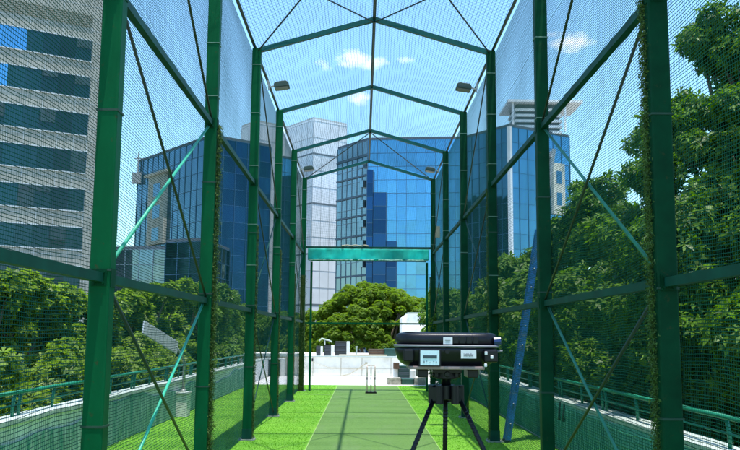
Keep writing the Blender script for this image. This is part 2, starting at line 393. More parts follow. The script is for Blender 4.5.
# ------------------------------------------------------------------ nets of real twine
def strands(P, rad):
    """P (n,k,3) poly lines -> triangular tubes"""
    n, k, _ = P.shape
    d = np.gradient(P, axis=1); d /= np.linalg.norm(d, axis=2, keepdims=True)+1e-9
    ref = np.where(np.abs(d[..., 2:3]) > .8, np.array([1., 0, 0]), np.array([0, 0, 1.]))
    a = np.cross(d, ref); a /= np.linalg.norm(a, axis=2, keepdims=True)+1e-9; c = np.cross(a, d)
    V = np.stack([P + rad*(a*math.cos(t)+c*math.sin(t)) for t in (0, 2*math.pi/3, 4*math.pi/3)], 2)  # n,k,3,3
    idx = np.arange(n*k*3).reshape(n, k, 3)
    fs = []
    for j in range(3):
        j2 = (j+1) % 3
        fs.append(np.stack([idx[:, :-1, j], idx[:, :-1, j2], idx[:, 1:, j2], idx[:, 1:, j]], -1).reshape(-1, 4))
    return V.reshape(-1, 3), np.concatenate(fs)
def join(*vf):
    V = []; Fs = []; o = 0
    for v, f in vf: V.append(v); Fs.append(f+o); o += len(v)
    return np.concatenate(V), np.concatenate(Fs)
BAY = YF[1]-YF[0]
def side_shape(s, y, z):
    """hang of the side net: sags between posts, bulges a little"""
    t = (y-YF[0])/BAY
    sag = np.sin(np.pi*(t % 1.0))**2
    dz = -.05*sag*(.4+.6*np.sin(z*1.7+np.floor(t)*1.3)**2) + .010*np.sin(y*2.3+z*3.1) + .004*np.sin(y*7.1-z*2.2) + .0015*np.sin(y*17.+z*9)
    dy = .03*np.sin(z*1.1+y*.35) + .010*np.sin(z*5.3+y*1.9) + .004*np.sin(z*13+y*3)
    zt = np.clip((5.97-z)/1., 0, 1)
    bulge = .035*sag*np.abs(np.sin(np.pi*z/1.95))*(.6+.5*np.sin(1.9*np.floor(t)+s))
    return np.stack([s*(W2+.082+bulge), y+dy, np.clip(z+dz*zt, .02, 6.1)], -1)
def side_net(s, pitch, rad, label):
    Y0, Y1 = YF[0]-.3, YF[6]+.02
    ys = np.arange(Y0, Y1, .030); ys = ys + rng.normal(0, .002, len(ys))
    zz = np.linspace(.02, 5.98, 30)
    Yg, Zg = np.meshgrid(ys, zz, indexing='ij')
    A = strands(side_shape(s, Yg, Zg), .0010)
    zs = np.arange(.03, 5.98, pitch) + rng.normal(0, .002, len(np.arange(.03, 5.98, pitch)))
    yy = np.linspace(Y0, Y1, 150)
    Zg, Yg = np.meshgrid(zs, yy, indexing='ij')
    B = strands(side_shape(s, Yg, Zg), rad)
    o = npmesh('side_net', *join(A, B), M['net'] if s < 0 else M['net_lit'])
    return tag(o, label, 'net', 'green nets of the cage')
side_net(-1, .0225, .0024, 'fine green netting hung along the cage side facing the pale office block')
side_net(1, .0225, .0027, 'fine green netting hung along the cage side facing the leafy tree and ladder')
def roof_net(pitch, rad):
    Y0, Y1 = YF[0]-.3, YF[6]
    parts = []
    half = math.hypot(W2+.03, RISE)
    yy = np.linspace(Y0, Y1, 130)
    us = np.arange(-half, half, pitch); us = us + rng.normal(0, .004, len(us))
    def shape(u, y):
        t = (y-YF[0])/BAY
        sag = -.05*np.sin(np.pi*(t % 1))**2*np.sin(np.pi*np.abs(u)/half)
        u2 = u + .018*np.sin(y*1.3+u*2) + .004*np.sin(y*5+u*9)
        return np.stack([u2*(W2+.03)/half, y+.02*np.sin(u*3), EAVE+RISE+.045-np.abs(u2)*RISE/half + sag], -1)
    U, Y = np.meshgrid(us, yy, indexing='ij'); parts.append(strands(shape(U, Y), rad))
    ys = np.arange(Y0, Y1, pitch); uu = np.linspace(-half, half, 25)
    Y, U = np.meshgrid(ys, uu, indexing='ij'); parts.append(strands(shape(U, Y), rad*.8))
    return npmesh('roof_net', *join(*parts), M['netroof'])
tag(roof_net(.05, .0026), 'wide green netting stretched over the gabled roof of the cage', 'net', 'green nets of the cage')
def end_net(pitch, rad):
    half = W2; parts = []
    def top(x): return EAVE+RISE-np.abs(x)*RISE/W2
    xs = np.arange(-half, half, pitch); t = np.linspace(0, 1, 24)
    X, T = np.meshgrid(xs, t, indexing='ij')
    def shp(X, T):
        Z = 4.0 + (top(X)-4.0)*T
        sw = .12*np.sin(np.pi*T)*np.sin(2.2*X+1.)
        return np.stack([X+.04*np.sin(3*Z+X), np.full_like(X, ye+.04)+.05*np.sin(2*X+Z), Z-.18*(1-T)*0-sw*.4*(1-T)], -1)
    parts.append(strands(shp(X, T), rad))
    ts = np.arange(0, 1, pitch/2.2); xx = np.linspace(-half, half, 50)
    T, X = np.meshgrid(ts, xx, indexing='ij'); parts.append(strands(shp(X, T), rad))
    return npmesh('end_net', *join(*parts), M['net'])
tag(end_net(.05, .0016), 'gable end netting sagging above the rolled teal curtain', 'net', 'green nets of the cage')

# rolled teal curtain below the end bar
def curtain():
    n = 90; k = 8
    xs = np.linspace(-1.70, 1.70, n); V = []; Fq = []
    for i, x in enumerate(xs):
        for j in range(k):
            t = j/(k-1)
            V.append((x, ye-.05+.05*math.sin(x*9+t*2)*t*.6+.02*math.sin(x*23), 3.96-.31*t-.015*math.sin(x*3+1)*t+.006*math.sin(x*31)*t))
    for i in range(n-1):
        for j in range(k-1):
            a = i*k+j; Fq.append((a, a+k, a+k+1, a+1))
    o = npmesh('curtain', np.array(V), np.array(Fq), M['curtain'], None, True)
    b = MB(); b.tube([(x, ye-.06+.008*math.sin(x*12), 3.645+.004*math.sin(x*17)) for x in np.linspace(-1.68, 1.68, 40)], .024, 8)
    r = b.build('hem_roll', M['shade'], o, smooth=True)
    sol = o.modifiers.new('thick', 'SOLIDIFY'); sol.thickness = .004
    return o
tag(curtain(), 'translucent teal curtain rolled up under the far end bar', 'curtain')
# bunched net lying on the end bar
b = MB(); b.tube([(x, ye-.02+.02*math.sin(x*20), 4.045+.02*abs(math.sin(x*13))) for x in np.linspace(-.75, .0, 26)], .022, 7)
tag(b.build('net_bundle', M['hose'], smooth=True), 'bunched tan net tied along the top of the far end bar', 'net bundle')

# ------------------------------------------------------------------ floodlights
def floodlight(y, s, label):
    t = thing('floodlight', label, 'floodlight', (s*W2, y, 5.86), 'floodlights under the eaves')
    b = MB(); b.beam((s*.0, 0, .10), (-s*.02, 0, -.08), .03, .03); b.beam((-s*.02, 0, -.02), (-s*.16, 0, .015), .03, .02)
    b.build('bracket', M['steel'], t)
    b = MB(); rot = Matrix.Rotation(s*R(8), 3, 'Y')
    prof = [(-.13, -.045), (.13, -.045), (.13, .005), (.09, .05), (-.09, .05), (-.13, .02)]
    vs = [rot @ Vector((x, yy, z)) + Vector((-s*.24, 0, .01)) for yy in (-.12, .12) for x, z in prof]
    n = 6
    b.add(vs, [tuple(range(n)), tuple(range(n, 2*n))] + [(i, (i+1) % n, n+(i+1) % n, n+i) for i in range(n)])
    b.build('housing', M['dkflood'], t, bevel=.006)
    b = MB(); b.box((-s*.24, 0, -.042), (.22, .2, .012), rot); b.build('lens', M['grey'], t)
    b = MB()
    for k in range(5): b.box((-s*.24+(k-2)*.035, 0, .068), (.006, .18, .03), rot)
    b.build('cooling_fins', M['steel'], t)
M['dkflood'] = pmat('floodlight_green_grey', (.03, .06, .045), .5, var=.2)
floodlight(14.5, -1, 'grey green floodlight on the nearer bracket, office tower side of the cage')
floodlight(14.5, 1, 'grey green floodlight on the nearer bracket, tree side of the cage')
floodlight(22.0, -1, 'small distant floodlight on the white tower side near the cage end')
floodlight(22.0, 1, 'small distant floodlight on the blue tower side near the cage end')

# ------------------------------------------------------------------ parapets, shade cloth, railings
def parapet(x0, x1, y0, y1, label):
    b = MB(); b.bx(x0, x1, y0, y1, -.02, .63); o = b.build('parapet_wall', M['white'])
    tag(o, label, 'parapet')
    b = MB(); n = int((y1-y0)/1.2)
    for i in range(n):
        a, c = y0+(y1-y0)*i/n, y0+(y1-y0)*(i+1)/n
        b.bx(x0-.03, x1+.03, a+.004, c-.004, .631, .685+random.uniform(-.004, .004))
    b.build('coping', M['cap'], o, bevel=.006); return o
parapet(-3.86, -3.65, -4, 33, 'low white parapet with pale coping beside the sunny lawn strip')
parapet(2.66, 2.88, -4, 33, 'low white parapet under the leafy tree behind green cloth')
def shade_cloth(x, s, y0, y1, m, label, topf):
    n = 240; k = 12
    V = []; Fq = []
    for i in range(n):
        y = y0+(y1-y0)*i/(n-1)
        zt = topf(y)
        for j in range(k):
            t = j/(k-1)
            V.append((x - s*(.012+.02*abs(math.sin(y*4.1+t*1.5))*t+.012*math.sin(y*11+t*5)**2), y+.02*math.sin(t*5+y), .02+zt*(1-t)))
    for i in range(n-1):
        for j in range(k-1):
            a = i*k+j; Fq.append((a, a+k, a+k+1, a+1))
    o = npmesh('shade_cloth', np.array(V), np.array(Fq), m, None, True)
    return tag(o, label, 'shade cloth', 'green cloth hung on the parapets')
shade_cloth(-3.645, -1, 4, 27, M['shade'], 'sunlit green shade cloth drooping from the parapet beside the lamp', lambda y: .50+.06*math.sin(y*1.1)+.05*math.sin(y*.43+2)-.03*math.sin(y*3.1))
shade_cloth(2.655, 1, 4, 30, M['shade_r'], 'shaded turquoise shade cloth on the parapet behind the ladder', lambda y: .62+.025*math.sin(y*1.7)+.015*math.sin(y*5.1))
def cloth_net(x, s, y0, y1, label):
    ys = np.arange(y0, y1, .085); zz = np.linspace(.03, .6, 8)
    Y, Z = np.meshgrid(ys, zz, indexing='ij')
    A = strands(np.stack([np.full_like(Y, x-s*.05), Y+.02*np.sin(Z*9+Y), Z], -1), .006)
    zs = np.arange(.05, .6, .075); yy = np.linspace(y0, y1, 180)
    Z, Y = np.meshgrid(zs, yy, indexing='ij')
    B = strands(np.stack([np.full_like(Y, x-s*.05), Y, Z+.015*np.sin(Y*3+Z*4)], -1), .005)
    o = npmesh('coarse_net', *join(A, B), M['rope_net'])
    return tag(o, label, 'net', 'coarse nets against the parapets')
M['rope_net'] = pmat('coarse_net_twine', (.03, .22, .17), .6, var=.3, scale=3)
cloth_net(2.655, 1, 4, 27, 'coarse turquoise net hanging against the parapet by the blue ladder')
def railing(x, y0, y1, s, label):
    t = thing('pipe_railing', label, 'railing', (x, y0, .68))
    b = MB(); b.tube([(0, 0, .245), (0, (y1-y0)*.5, .25), (0, y1-y0, .245)], .022, 8); b.build('top_pipe', M['pipe_green'], t, smooth=True)
    b = MB(); b.tube([(0, 0, .12), (0, y1-y0, .12)], .010, 6); b.build('mid_pipe', M['pipe_green'], t, smooth=True)
    y = .5; k = 0
    while y < y1-y0:
        for dy in ((0, .16) if k % 2 == 0 else (0,)):
            b = MB(); b.tube([(0, y+dy-.05, -.0), (0, y+dy-.045, .12), (0, y+dy, .23)], .018, 7); b.build('stanchion', M['pipe_green'], t, smooth=True)
        y += 1.15; k += 1
railing(-3.76, 4, 27, -1, 'green pipe railing along the sunlit parapet beside the street lamp')
railing(2.78, 3, 27, 1, 'green pipe railing on the parapet below the big leafy tree')

# dark clips hanging over the shaded cloth
for i, (u, v) in enumerate(((563, 408), (567.5, 410))):
    y = 12.0-.25*i; b = MB(); b.tube([(2.60, y, .66), (2.585, y, .5), (2.59, y+.02, .42)], [.012, .016, .024], 6)
    tag(b.build('hook', M['blackmetal']), 'black hook hanging over the turquoise cloth near the ladder', 'hook', 'black hooks on the cloth')

# street lamp standing on a plinth against the parapet
t = thing('plinth', 'square white plinth against the parapet carrying the street lamp', 'plinth', (-3.52, 16.45, 0))
b = MB(); b.bx(-.11, .11, -.16, .16, .006, .42); b.build('shaft', M['white'], t, bevel=.008)
b = MB(); b.bx(-.13, .13, -.18, .18, .4205, .465); b.build('cap', M['cap'], t, bevel=.008)
t = thing('street_lamp', 'slim lamp post with long flat grey plate head leaning over the parapet', 'street lamp', (-3.52, 16.45, .465))
b = MB(); b.tube([(0, 0, 0), (0, 0, .04)], .06, 10); b.tube([(0, 0, .03), (0, 0, .55), (-.03, -.06, .68), (-.12, -.25, .85)], [.03, .028, .026, .024], 8); b.build('pole', M['steel'], t, smooth=True)
a0 = Vector((-.10, -.2, .82)); a1 = at(143, 327, 15.2) - Vector((-3.52, 16.45, .465))
b = MB(); b.beam(a0, a1, .24, .035, (.25, -1, .35)); b.build('lamp_head', M['solar'], t, bevel=.01)
b = MB(); d = (a1-a0)
for k in range(1, 9): b.beam(a0+d*(k/9)-d.normalized()*.006, a0+d*(k/9)+d.normalized()*.006, .244, .042, (.25, -1, .35))
b.build('cell_grid', M['steel'], t)

# ------------------------------------------------------------------ ladder
t = thing('ladder', 'blue painted ladder seen edge on, leaning outwards beside the cage post', 'ladder', (2.0, 12.9, .006))
top = at(551, 150, 12.9) - Vector((2.0, 12.9, .006))
d = top.normalized(); L_ = top.length
for sy in (-.09, .09):
    b = MB(); b.beam((0, sy, 0), tuple(d*L_*.72+Vector((0, sy, 0))), .022, .085, (1, 0, .3)); b.build('stile', M['ladder'], t)
    b = MB(); b.beam(tuple(d*L_*.60+Vector((.03, sy*.86, 0))), tuple(d*L_+Vector((.03, sy*.86, 0))), .018, .06, (1, 0, .3)); b.build('extension_stile', M['rung'], t)
    b = MB(); b.box((0, sy, .02), (.09, .045, .04)); b.build('foot', M['blackmetal'], t, bevel=.008)
k = .28
while k < L_-.1:
    c = d*k; b = MB(); b.tube([c+Vector((0, -.112, 0)), c+Vector((0, .112, 0))], .011, 8); b.build('rung', M['rung'], t, smooth=True); k += .29

# ------------------------------------------------------------------ wickets
wc = thing('wicket', 'three pale pink stumps with bails on a black stand, far end of pitch', 'wicket', (.095, 23.17, .012))
for x in (-.105, 0, .105):
    b = MB(); b.tube([(x, 0, .02), (x, 0, .70), (x, 0, .725)], [.019, .018, .012], 10); p = b.build('stump', M['stump'], wc, smooth=True)
    b = MB(); b.tube([(x, 0, .36), (x, 0, .43)], .0205, 10); b.build('stump_band', M['blackmetal'], p, smooth=True)
b = MB(); b.bx(-.15, .15, -.05, .05, 0, .045); b.build('stand', M['blackmetal'], wc, bevel=.008)
for x in (-.053, .053):
    b = MB(); b.tube([(x-.05, 0, .732), (x-.02, 0, .738), (x+.02, 0, .738), (x+.05, 0, .732)], [.007, .011, .011, .007], 8); b.build('bail', M['stump'], wc, smooth=True)

# ------------------------------------------------------------------ bowling machine and tripod (camera end of the pitch)
MY = 4.6; PXM = MY/F
mc = at(446, 350, MY)
tri = thing('tripod', 'black tripod with splayed ribbed legs standing on the turf', 'tripod', (mc.x, MY, .012))
hubz = at(446, 396, MY).z
b = MB(); b.tube([(0, 0, hubz-.03), (0, 0, hubz+.045)], .045, 16)
b.build('hub', M['blackmetal'], tri, bevel=.004)
for q in range(3):
    a = R(90+120*q); 
    b = MB()
    for w in (-.034, .034):
        c = Vector((math.cos(a)*.066-math.sin(a)*w, math.sin(a)*.066+math.cos(a)*w, 0)); b.tube([c+Vector((0, 0, hubz-.05)), c+Vector((0, 0, hubz+.045))], .021, 12)
    c = Vector((math.cos(a)*.07, math.sin(a)*.07, hubz)); b.box(c, (.03, .06, .07), Matrix.Rotation(a, 3, 'Z'))
    b.build('leg_clamp', M['blackmetal'], tri, smooth=False)
def legdir(i): return [(-.62, -.25), (.03, .55), (.66, -.25)][i]
for i in range(3):
    lx, ly = legdir(i); l = math.hypot(lx, ly)
    a = Vector((lx/l*.075, ly/l*.075, hubz-.03)); f = Vector((lx*.95, ly*.95, .02))
    b = MB(); mid = a+(f-a)*.5; b.tube([a, mid], .0125, 10)
    lg = b.build('leg', M['blackmetal'], tri, smooth=True)
    b = MB(); b.tube([mid-(f-a)*.02, f], .0095, 8); b.build('lower_tube', M['grey'], lg, smooth=True)
    b = MB(); dd = (f-a).normalized()
    for k in range(26):
        c = a+(f-a)*(.05+.43*k/26); b.tube([c, c+dd*.006], .0140, 10)
    b.build('ribs', M['black'], lg)
    b = MB(); b.tube([mid-dd*.03, mid+dd*.03], .018, 10); b.build('leg_lock', M['grey'], lg)
    b = MB(); b.tube([(f.x, f.y, 0), (f.x, f.y, .035)], .026, 10); b.build('rubber_foot', M['black'], lg)
hz2 = at(446, 377, MY).z
b = MB(); b.tube([(0, 0, hubz+.04), (0, 0, hz2+.06)], .026, 12); b.build('centre_column', M['blackmetal'], tri, smooth=True)
b = MB(); b.tube([(0, 0, hz2-.022), (0, 0, hz2+.022)], .058, 18); b.box((0, 0, hz2), (.13, .07, .028))
b.tube([(-.075, -.01, hz2), (.075, -.01, hz2)], .016, 10); b.tube([(0, -.05, hz2+.005), (0, -.078, hz2+.005)], .016, 10)
b.build('pan_head', M['black'], tri, bevel=.004)
# machine body: rounded wide case
mach = thing('bowling_machine', 'wide black bowling machine with small screen and white stickers on the tripod', 'bowling machine', tuple(mc))
def case(x0, x1, z0, z1, y0, y1, rx, name, m, parent, pw=3.2, taper=0):
    """rounded slab: superellipse outline in plan, soft edges in section"""
    vs = []; fs = []; n = 56
    rings = [(0, .88), (.06, .94), (.2, .99), (.35, 1), (.6, 1-taper*.25), (.8, 1-taper*.6), (.94, .96-taper), (1, .88-taper)]
    if taper < 0: rings = [(0, .84+taper), (.1, .92+taper), (.3, .97+taper*.7), (.6, 1+taper*.3), (.8, 1), (.94, .99), (1, .96)]
    cx, cy, hx, hy = (x0+x1)/2, (y0+y1)/2, (x1-x0)/2, (y1-y0)/2
    for tz, sc in rings:
        for j in range(n):
            a = 2*math.pi*j/n; c, s_ = math.cos(a), math.sin(a)
            vs.append((cx+hx*(1-(1-sc)*.8)*math.copysign(abs(c)**(2/pw), c), cy+hy*sc*math.copysign(abs(s_)**(2/pw), s_), z0+(z1-z0)*tz))
    k = len(rings)
    for i in range(k-1):
        for j in range(n): fs.append((i*n+j, i*n+(j+1) % n, (i+1)*n+(j+1) % n, (i+1)*n+j))
    fs += [tuple(range(n)), tuple(range((k-1)*n, k*n))]
    b = MB(); b.add(vs, fs); return b.build(name, m, parent, smooth=True)
q = PXM
def X(u): return (u-446)*q
def Z(v): return (350-v)*q
low = case(X(395.5), X(495), Z(364.5), Z(346.5), -.17, .2, .05, 'lower_shell', M['black'], mach, 4.5, -.06)
lid = case(X(396), X(496), Z(345), Z(333), -.16, .19, .05, 'upper_shell', M['black'], mach, 4, .05)
case(X(394.5), X(497), Z(347.6), Z(344.6), -.178, .2, .05, 'seam_band', M['grey'], mach, 5)
b = MB(); b.bx(X(408), X(480), -.165, .17, Z(368), Z(365)); b.build('base_plate', M['plate'], mach, bevel=.003)
# screen
b = MB(); b.bx(X(417), X(438), -.185, -.16, Z(364.6), Z(348.6)); b.build('screen_housing', M['black'], mach, bevel=.003)
b = MB(); b.bx(X(418.3), X(436.3), -.189, -.183, Z(364), Z(350)); sc_ = b.build('screen', M['lcd'], mach)
b = MB(); b.bx(X(420.8), X(434), -.191, -.1885, Z(357.4), Z(354.6))
for u, v0, v1 in ((424, 361.6, 359), (427, 363, 359.5), (430.5, 361.8, 359.2), (433, 362, 360.6), (421.5, 361.6, 360.5)): b.bx(X(u), X(u+.7), -.191, -.1885, Z(v1+1.4), Z(v0-1.8))
b.build('screen_marks', M['ink'], sc_)
# stickers
b = MB(); b.bx(X(440.5), X(449.3), -.165, -.158, Z(344), Z(337.4)); st = b.build('sticker', M['paper'], mach)
b = MB(); b.bx(X(443), X(446.5), -.167, -.1645, Z(342.3), Z(341.6)); b.bx(X(442.2), X(447.3), -.167, -.1645, Z(340.6), Z(340.1)); b.build('sticker_marks', M['grey'], st)
b = MB(); b.bx(X(457), X(471.5), -.182, -.174, Z(357.3), Z(349.5)); st = b.build('sticker', M['paper'], mach)
b = MB()
for k in range(11): b.bx(X(459.6+k*.85), X(460.1+k*.85), -.1835, -.1815, Z(355.6-random.random()*.6), Z(352.4+random.random()))
b.build('sticker_marks', M['grey'], st)
b = MB(); b.tube([(X(444), -.17, Z(351)), (X(444), -.184, Z(351))], .012, 12); b.build('dial', M['blackmetal'], mach)
# side arms, clamps and knobs
for u0, u1 in ((402, 412), (479, 492)):
    b = MB(); b.bx(X(u0), X(u1), -.19, -.15, Z(361), Z(349)); b.build('side_clamp', M['blackmetal'], mach, bevel=.008)
b = MB(); b.tube([(X(490), -.12, Z(341.5)), (X(496.5), -.12, Z(341))], .024, 12); b.build('end_roller', M['bluesheen'], mach, smooth=False)
b = MB(); b.tube([(X(493), -.10, Z(351)), (X(499), -.10, Z(350.3))], .006, 8); b.build('lever', M['grey'], mach)
for u, v in ((480.5, 352.2), (486, 355.8), (480, 363.5)):
    b = MB(); b.box((X(u), -.194, Z(v)), (.014, .012, .017)); b.build('latch', M['paper'], mach, bevel=.003)
for u in (422, 470.5):
    b = MB(); b.bx(X(u-5), X(u+5), -.09, .09, Z(376.5), Z(368.2)); b.build('foot_block', M['black'], mach, bevel=.006)
b = MB(); b.tube([(X(476), -.08, Z(368)), (X(477.5), -.08, Z(373))], .008, 8); b.build('release_knob', M['grey'], mach)
b = MB(); b.bx(X(432), X(460), -.07, .07, Z(372.2), Z(368.1)); b.build('mount_plate', M['blackmetal'], mach, bevel=.003)
case(X(404), X(430), Z(334), Z(332.2), -.12, .1, .02, 'lid_hump', M['black'], mach, 4)
for k in range(4):
    b = MB(); b.bx(X(450+k*6.4), X(455+k*6.4), -.1635, -.156, Z(343.4), Z(336.4)); b.build('lid_rib', M['blackmetal'], mach, bevel=.002)

# ------------------------------------------------------------------ far end: raised roof wall and the clutter on it
wz = at(335, 357, 33).z
b = MB(); b.bx(-5.2, 4.6, 33.02, 40.5, -.03, wz); o = b.build('end_wall', M['wallcream']); tag(o, 'long low white rendered wall at the far end behind the wicket', 'wall')
b = MB(); b.bx(at(303, 370, 33).x, 4.6, 32.94, 33.4, wz+.001, wz+.035); b.build('coping', M['cap'], o)
b = MB(); b.bx(-5.2, at(303.5, 370, 33).x, 32.8, 33.6, wz+.001, wz+.10); b.build('coping', M['cap'], o)
b = MB()
for u in (313, 341, 362, 391): 
    x = at(u, 365, 33).x; b.bx(x-.006, x+.006, 33.005, 33.03, .02, wz-.02)
b.bx(-3.6, 2.6, 33.008, 33.03, .28, .285); b.build('wall_joint', M['hose'], o)
b = MB(); b.box((at(312.5, 360, 33).x, 32.99, at(312.5, 360, 33).z), (.06, .06, .10)); tag(b.build('socket_box', M['blackmetal'], bevel=.01), 'small black socket box on the white end wall', 'socket box')
# hoses
P_ = [at(u, v, 32.9) for u, v in ((313, 376.5), (325, 377), (340, 376.3), (350, 374), (358, 369), (363, 365.5), (365.5, 364))]
b = MB(); b.tube(P_, .016, 6); b.box(P_[-1]+Vector((.03, 0, .03)), (.09, .06, .07)); tag(b.build('hose', M['hose'], smooth=False), 'tan hose looping up to a tap on the end wall', 'hose')
P_ = [at(u, v, 32.95) for u, v in ((313, 362), (320, 364.5), (328, 367.3), (340, 368), (352, 368.2), (364, 368.6))]
b = MB(); b.tube(P_, .008, 5); tag(b.build('cable', M['hose']), 'thin cable sagging across the white end wall', 'cable')
def ac_unit(u0, u1, v0, v1, y, label, dark, depth=.35, group='air conditioners on the roof wall'):
    a = at(u0, v1, y); c = at(u1, v0, y); w, h = c.x-a.x, c.z-a.z
    t = thing('ac_unit', label, 'air conditioner', (a.x+w/2, y, a.z), group)
    b = MB(); b.bx(-w/2, w/2, .0, depth, .0, h); b.build('casing', M['acfan'] if dark else M['ac'], t, bevel=.015)
    b = MB(); n = 16; 
    b.bx(-w*.46, w*.46, -.012, -.001, h*.06, h*.94); b.build('grille', M['acfan'], t)
    b = MB()
    for k in range(7): b.bx(-w*.45, w*.45, -.02, -.0125, h*(.1+.12*k), h*(.1+.12*k)+.01)
    b.build('grille_bars', M['core'], t)
    b = MB(); pw_ = min(.13, w*.5); b.bx(w/2+.001, w/2+pw_, -.02, depth, 0, h*(1.0 if w > .4 else .96)); b.build('side_panel', M['ac'], t, bevel=.02)
    return t
base_v = 356.2
def on_wall(u, y): return at(u, 350, y)
def vz(z, u, y):  # pixel row of height z at depth y
    lo, hi = 300., 420.
    for _ in range(40):
        m_ = (lo+hi)/2
        if at(u, m_, y).z > z: lo = m_
        else: hi = m_
    return (lo+hi)/2
yA = 35
vb = vz(wz, 330, yA)
ac_unit(316, 320.5, 346, vb, yA-.6, 'narrow air conditioner with pale rounded side, end of the row on the wall', True)
ac_unit(324, 331, 345, vb, yA-.3, 'middle air conditioner with pale side panel in the row on the wall', True)
ac_unit(335, 346.5, 341.5, vb, yA, 'widest tall dark louvred air conditioner on the end wall', True)
ac_unit(262.5, 281, 358.5, 382, 32.3, 'dark fronted air conditioner in white casing at the corner behind the posts', False, .38)
b = MB(); b.bx(at(343.5, 0, 34).x, at(389, 0, 34).x, 33.9, 34.3, wz+.001, wz+.07); tag(b.build('timber_plank', M['hose'], bevel=.01), 'long weathered plank lying on the end wall behind the stumps', 'plank')
a = at(368.5, 349.5, 35); c = at(384, 349.5, 35)
b = MB(); b.bx(a.x, c.x, 34.8, 35.3, wz, a.z); o = b.build('crate', M['brown'], bevel=.01); tag(o, 'rusty brown crate on the end wall behind the stumps', 'crate')
b = MB()
for k in range(3): b.bx(a.x-.005, c.x+.005, 34.78, 34.799, wz+.05+k*.1, wz+.09+k*.1)
b.build('crate_slat', M['bark'], o)
a = at(384.5, 350, 35); c = at(396, 350, 35)
b = MB(); b.bx(a.x, c.x, 34.7, 35.4, wz, a.z+.02); o = b.build('storage_box', M['dkgreen'], bevel=.02); tag(o, 'dark green storage box next to the brown crate on the wall', 'box')
b = MB(); b.bx(a.x-.02, c.x+.02, 34.68, 35.42, a.z+.021, a.z+.06); b.build('lid', M['dkgreen'], o, bevel=.01)
pz = at(356.7, 347, 34.6); b = MB(); b.tube([(pz.x, 34.6, wz), (pz.x, 34.6, pz.z)], .022, 8); b.box((pz.x, 34.6, pz.z), (.10, .10, .05)); tag(b.build('vent_pipe', M['cap']), 'thin pale vent pipe with cap rising from the end wall', 'vent pipe')
# dish / loose pale pipes above the units
P_ = [at(u, v, 36.5) for u, v in ((319, 341), (322, 338.5), (325, 339.5), (329, 340.5), (332, 342))]
b = MB(); b.tube(P_, .03, 7); b.tube([P_[2], (P_[2].x, 36.5, wz)], .02, 6); tag(b.build('bent_duct', M['cap'], smooth=True), 'bent pale duct pipe above the air conditioners', 'duct')
# white stair-head block behind
a = at(402, 317.5, 38); c = at(433, 314, 38); t = thing('roof_block', 'white plastered stair head block standing in front of the trees', 'roof block', (a.x, 38, wz))
w = c.x-a.x; h0 = a.z-wz; h1 = c.z-wz
b = MB(); b.add([(0, 0, 0), (w, 0, 0), (w, 2.3, 0), (0, 2.3, 0), (0, 0, h0), (w*.18, 0, h1), (w, 0, h1), (w, 2.3, h1), (w*.18, 2.3, h1), (0, 2.3, h0)],
   [(0, 1, 6, 5, 4), (1, 2, 7, 6), (2, 3, 9, 8, 7), (3, 0, 4, 9), (4, 5, 8, 9), (5, 6, 7, 8), (0, 3, 2, 1)]); b.build('wall', M['white'], t)
b = MB(); b.bx(-.04, w+.04, -.03, -.001, h0*.48, h0*.48+.03); b.build('band', M['cap'], t)
b = MB(); b.bx(w*.18, w+.05, -.05, 2.35, h1+.001, h1+.06); b.build('roof', M['cap'], t)
# planter blocks, cabinet and bottle under the machine
y = 27.4
def gpx(u): return at(u, 385, y).x
for u0, u1, lab in ((387.5, 401, 'mossy concrete block at the open end of the row near the stumps'), (414.5, 427, 'mossy concrete block beyond the dark green cabinet')):
    b = MB(); x0, x1 = gpx(u0), gpx(u1); b.bx(x0, x1, y, y+.5, .004, at(390, 378, y).z)
    tag(b.build('concrete_block', M['concrete'], bevel=.02), lab, 'concrete block', 'concrete blocks on the roof floor')
x0, x1 = gpx(401.5), gpx(414); b = MB(); b.bx(x0, x1, y+.05, y+.5, .004, at(400, 379, y).z)
tag(b.build('dark_block', M['dkgreen'], bevel=.02), 'low dark green block between the two concrete blocks', 'block')
t = thing('cabinet', 'dark green slatted cabinet standing behind the concrete blocks', 'cabinet', (gpx(405.5), y+1.0, .004))
h = at(400, 366, y+1).z; w = gpx(411.5)-gpx(399.5)
b = MB(); b.bx(-w/2, w/2, 0, .45, 0, h); b.build('body', M['dkgreen'], t, bevel=.01)
b = MB()
for k in range(8): b.bx(-w*.44, w*.44, -.012, -.001, h*(.1+.1*k), h*(.1+.1*k)+.02)
b.build('slats', M['core'], t)
b = MB(); b.bx(gpx(394.5), gpx(400.5), y+.9, y+1.3, at(395, 369, y+1).z, at(395, 362.8, y+1).z); o = b.build('wooden_box', M['brown'], bevel=.01); tag(o, 'small brown box raised on a pale drum beside the green cabinet', 'box')
b = MB(); xx = gpx(397.5); b.tube([(xx, y+1.1, .004), (xx, y+1.1, at(395, 369.2, y+1).z)], .10, 14); tag(b.build('drum', M['ac']), 'pale blue white drum under the small brown box', 'drum')
b = MB(); xx = gpx(414.5); b.tube([(xx, y+1.0, .004), (xx, y+1.0, .42), (xx, y+1.0, .5)], [.09, .09, .04], 12); tag(b.build('jerrycan', M['ac']), 'white plastic can beside the green cabinet', 'can')

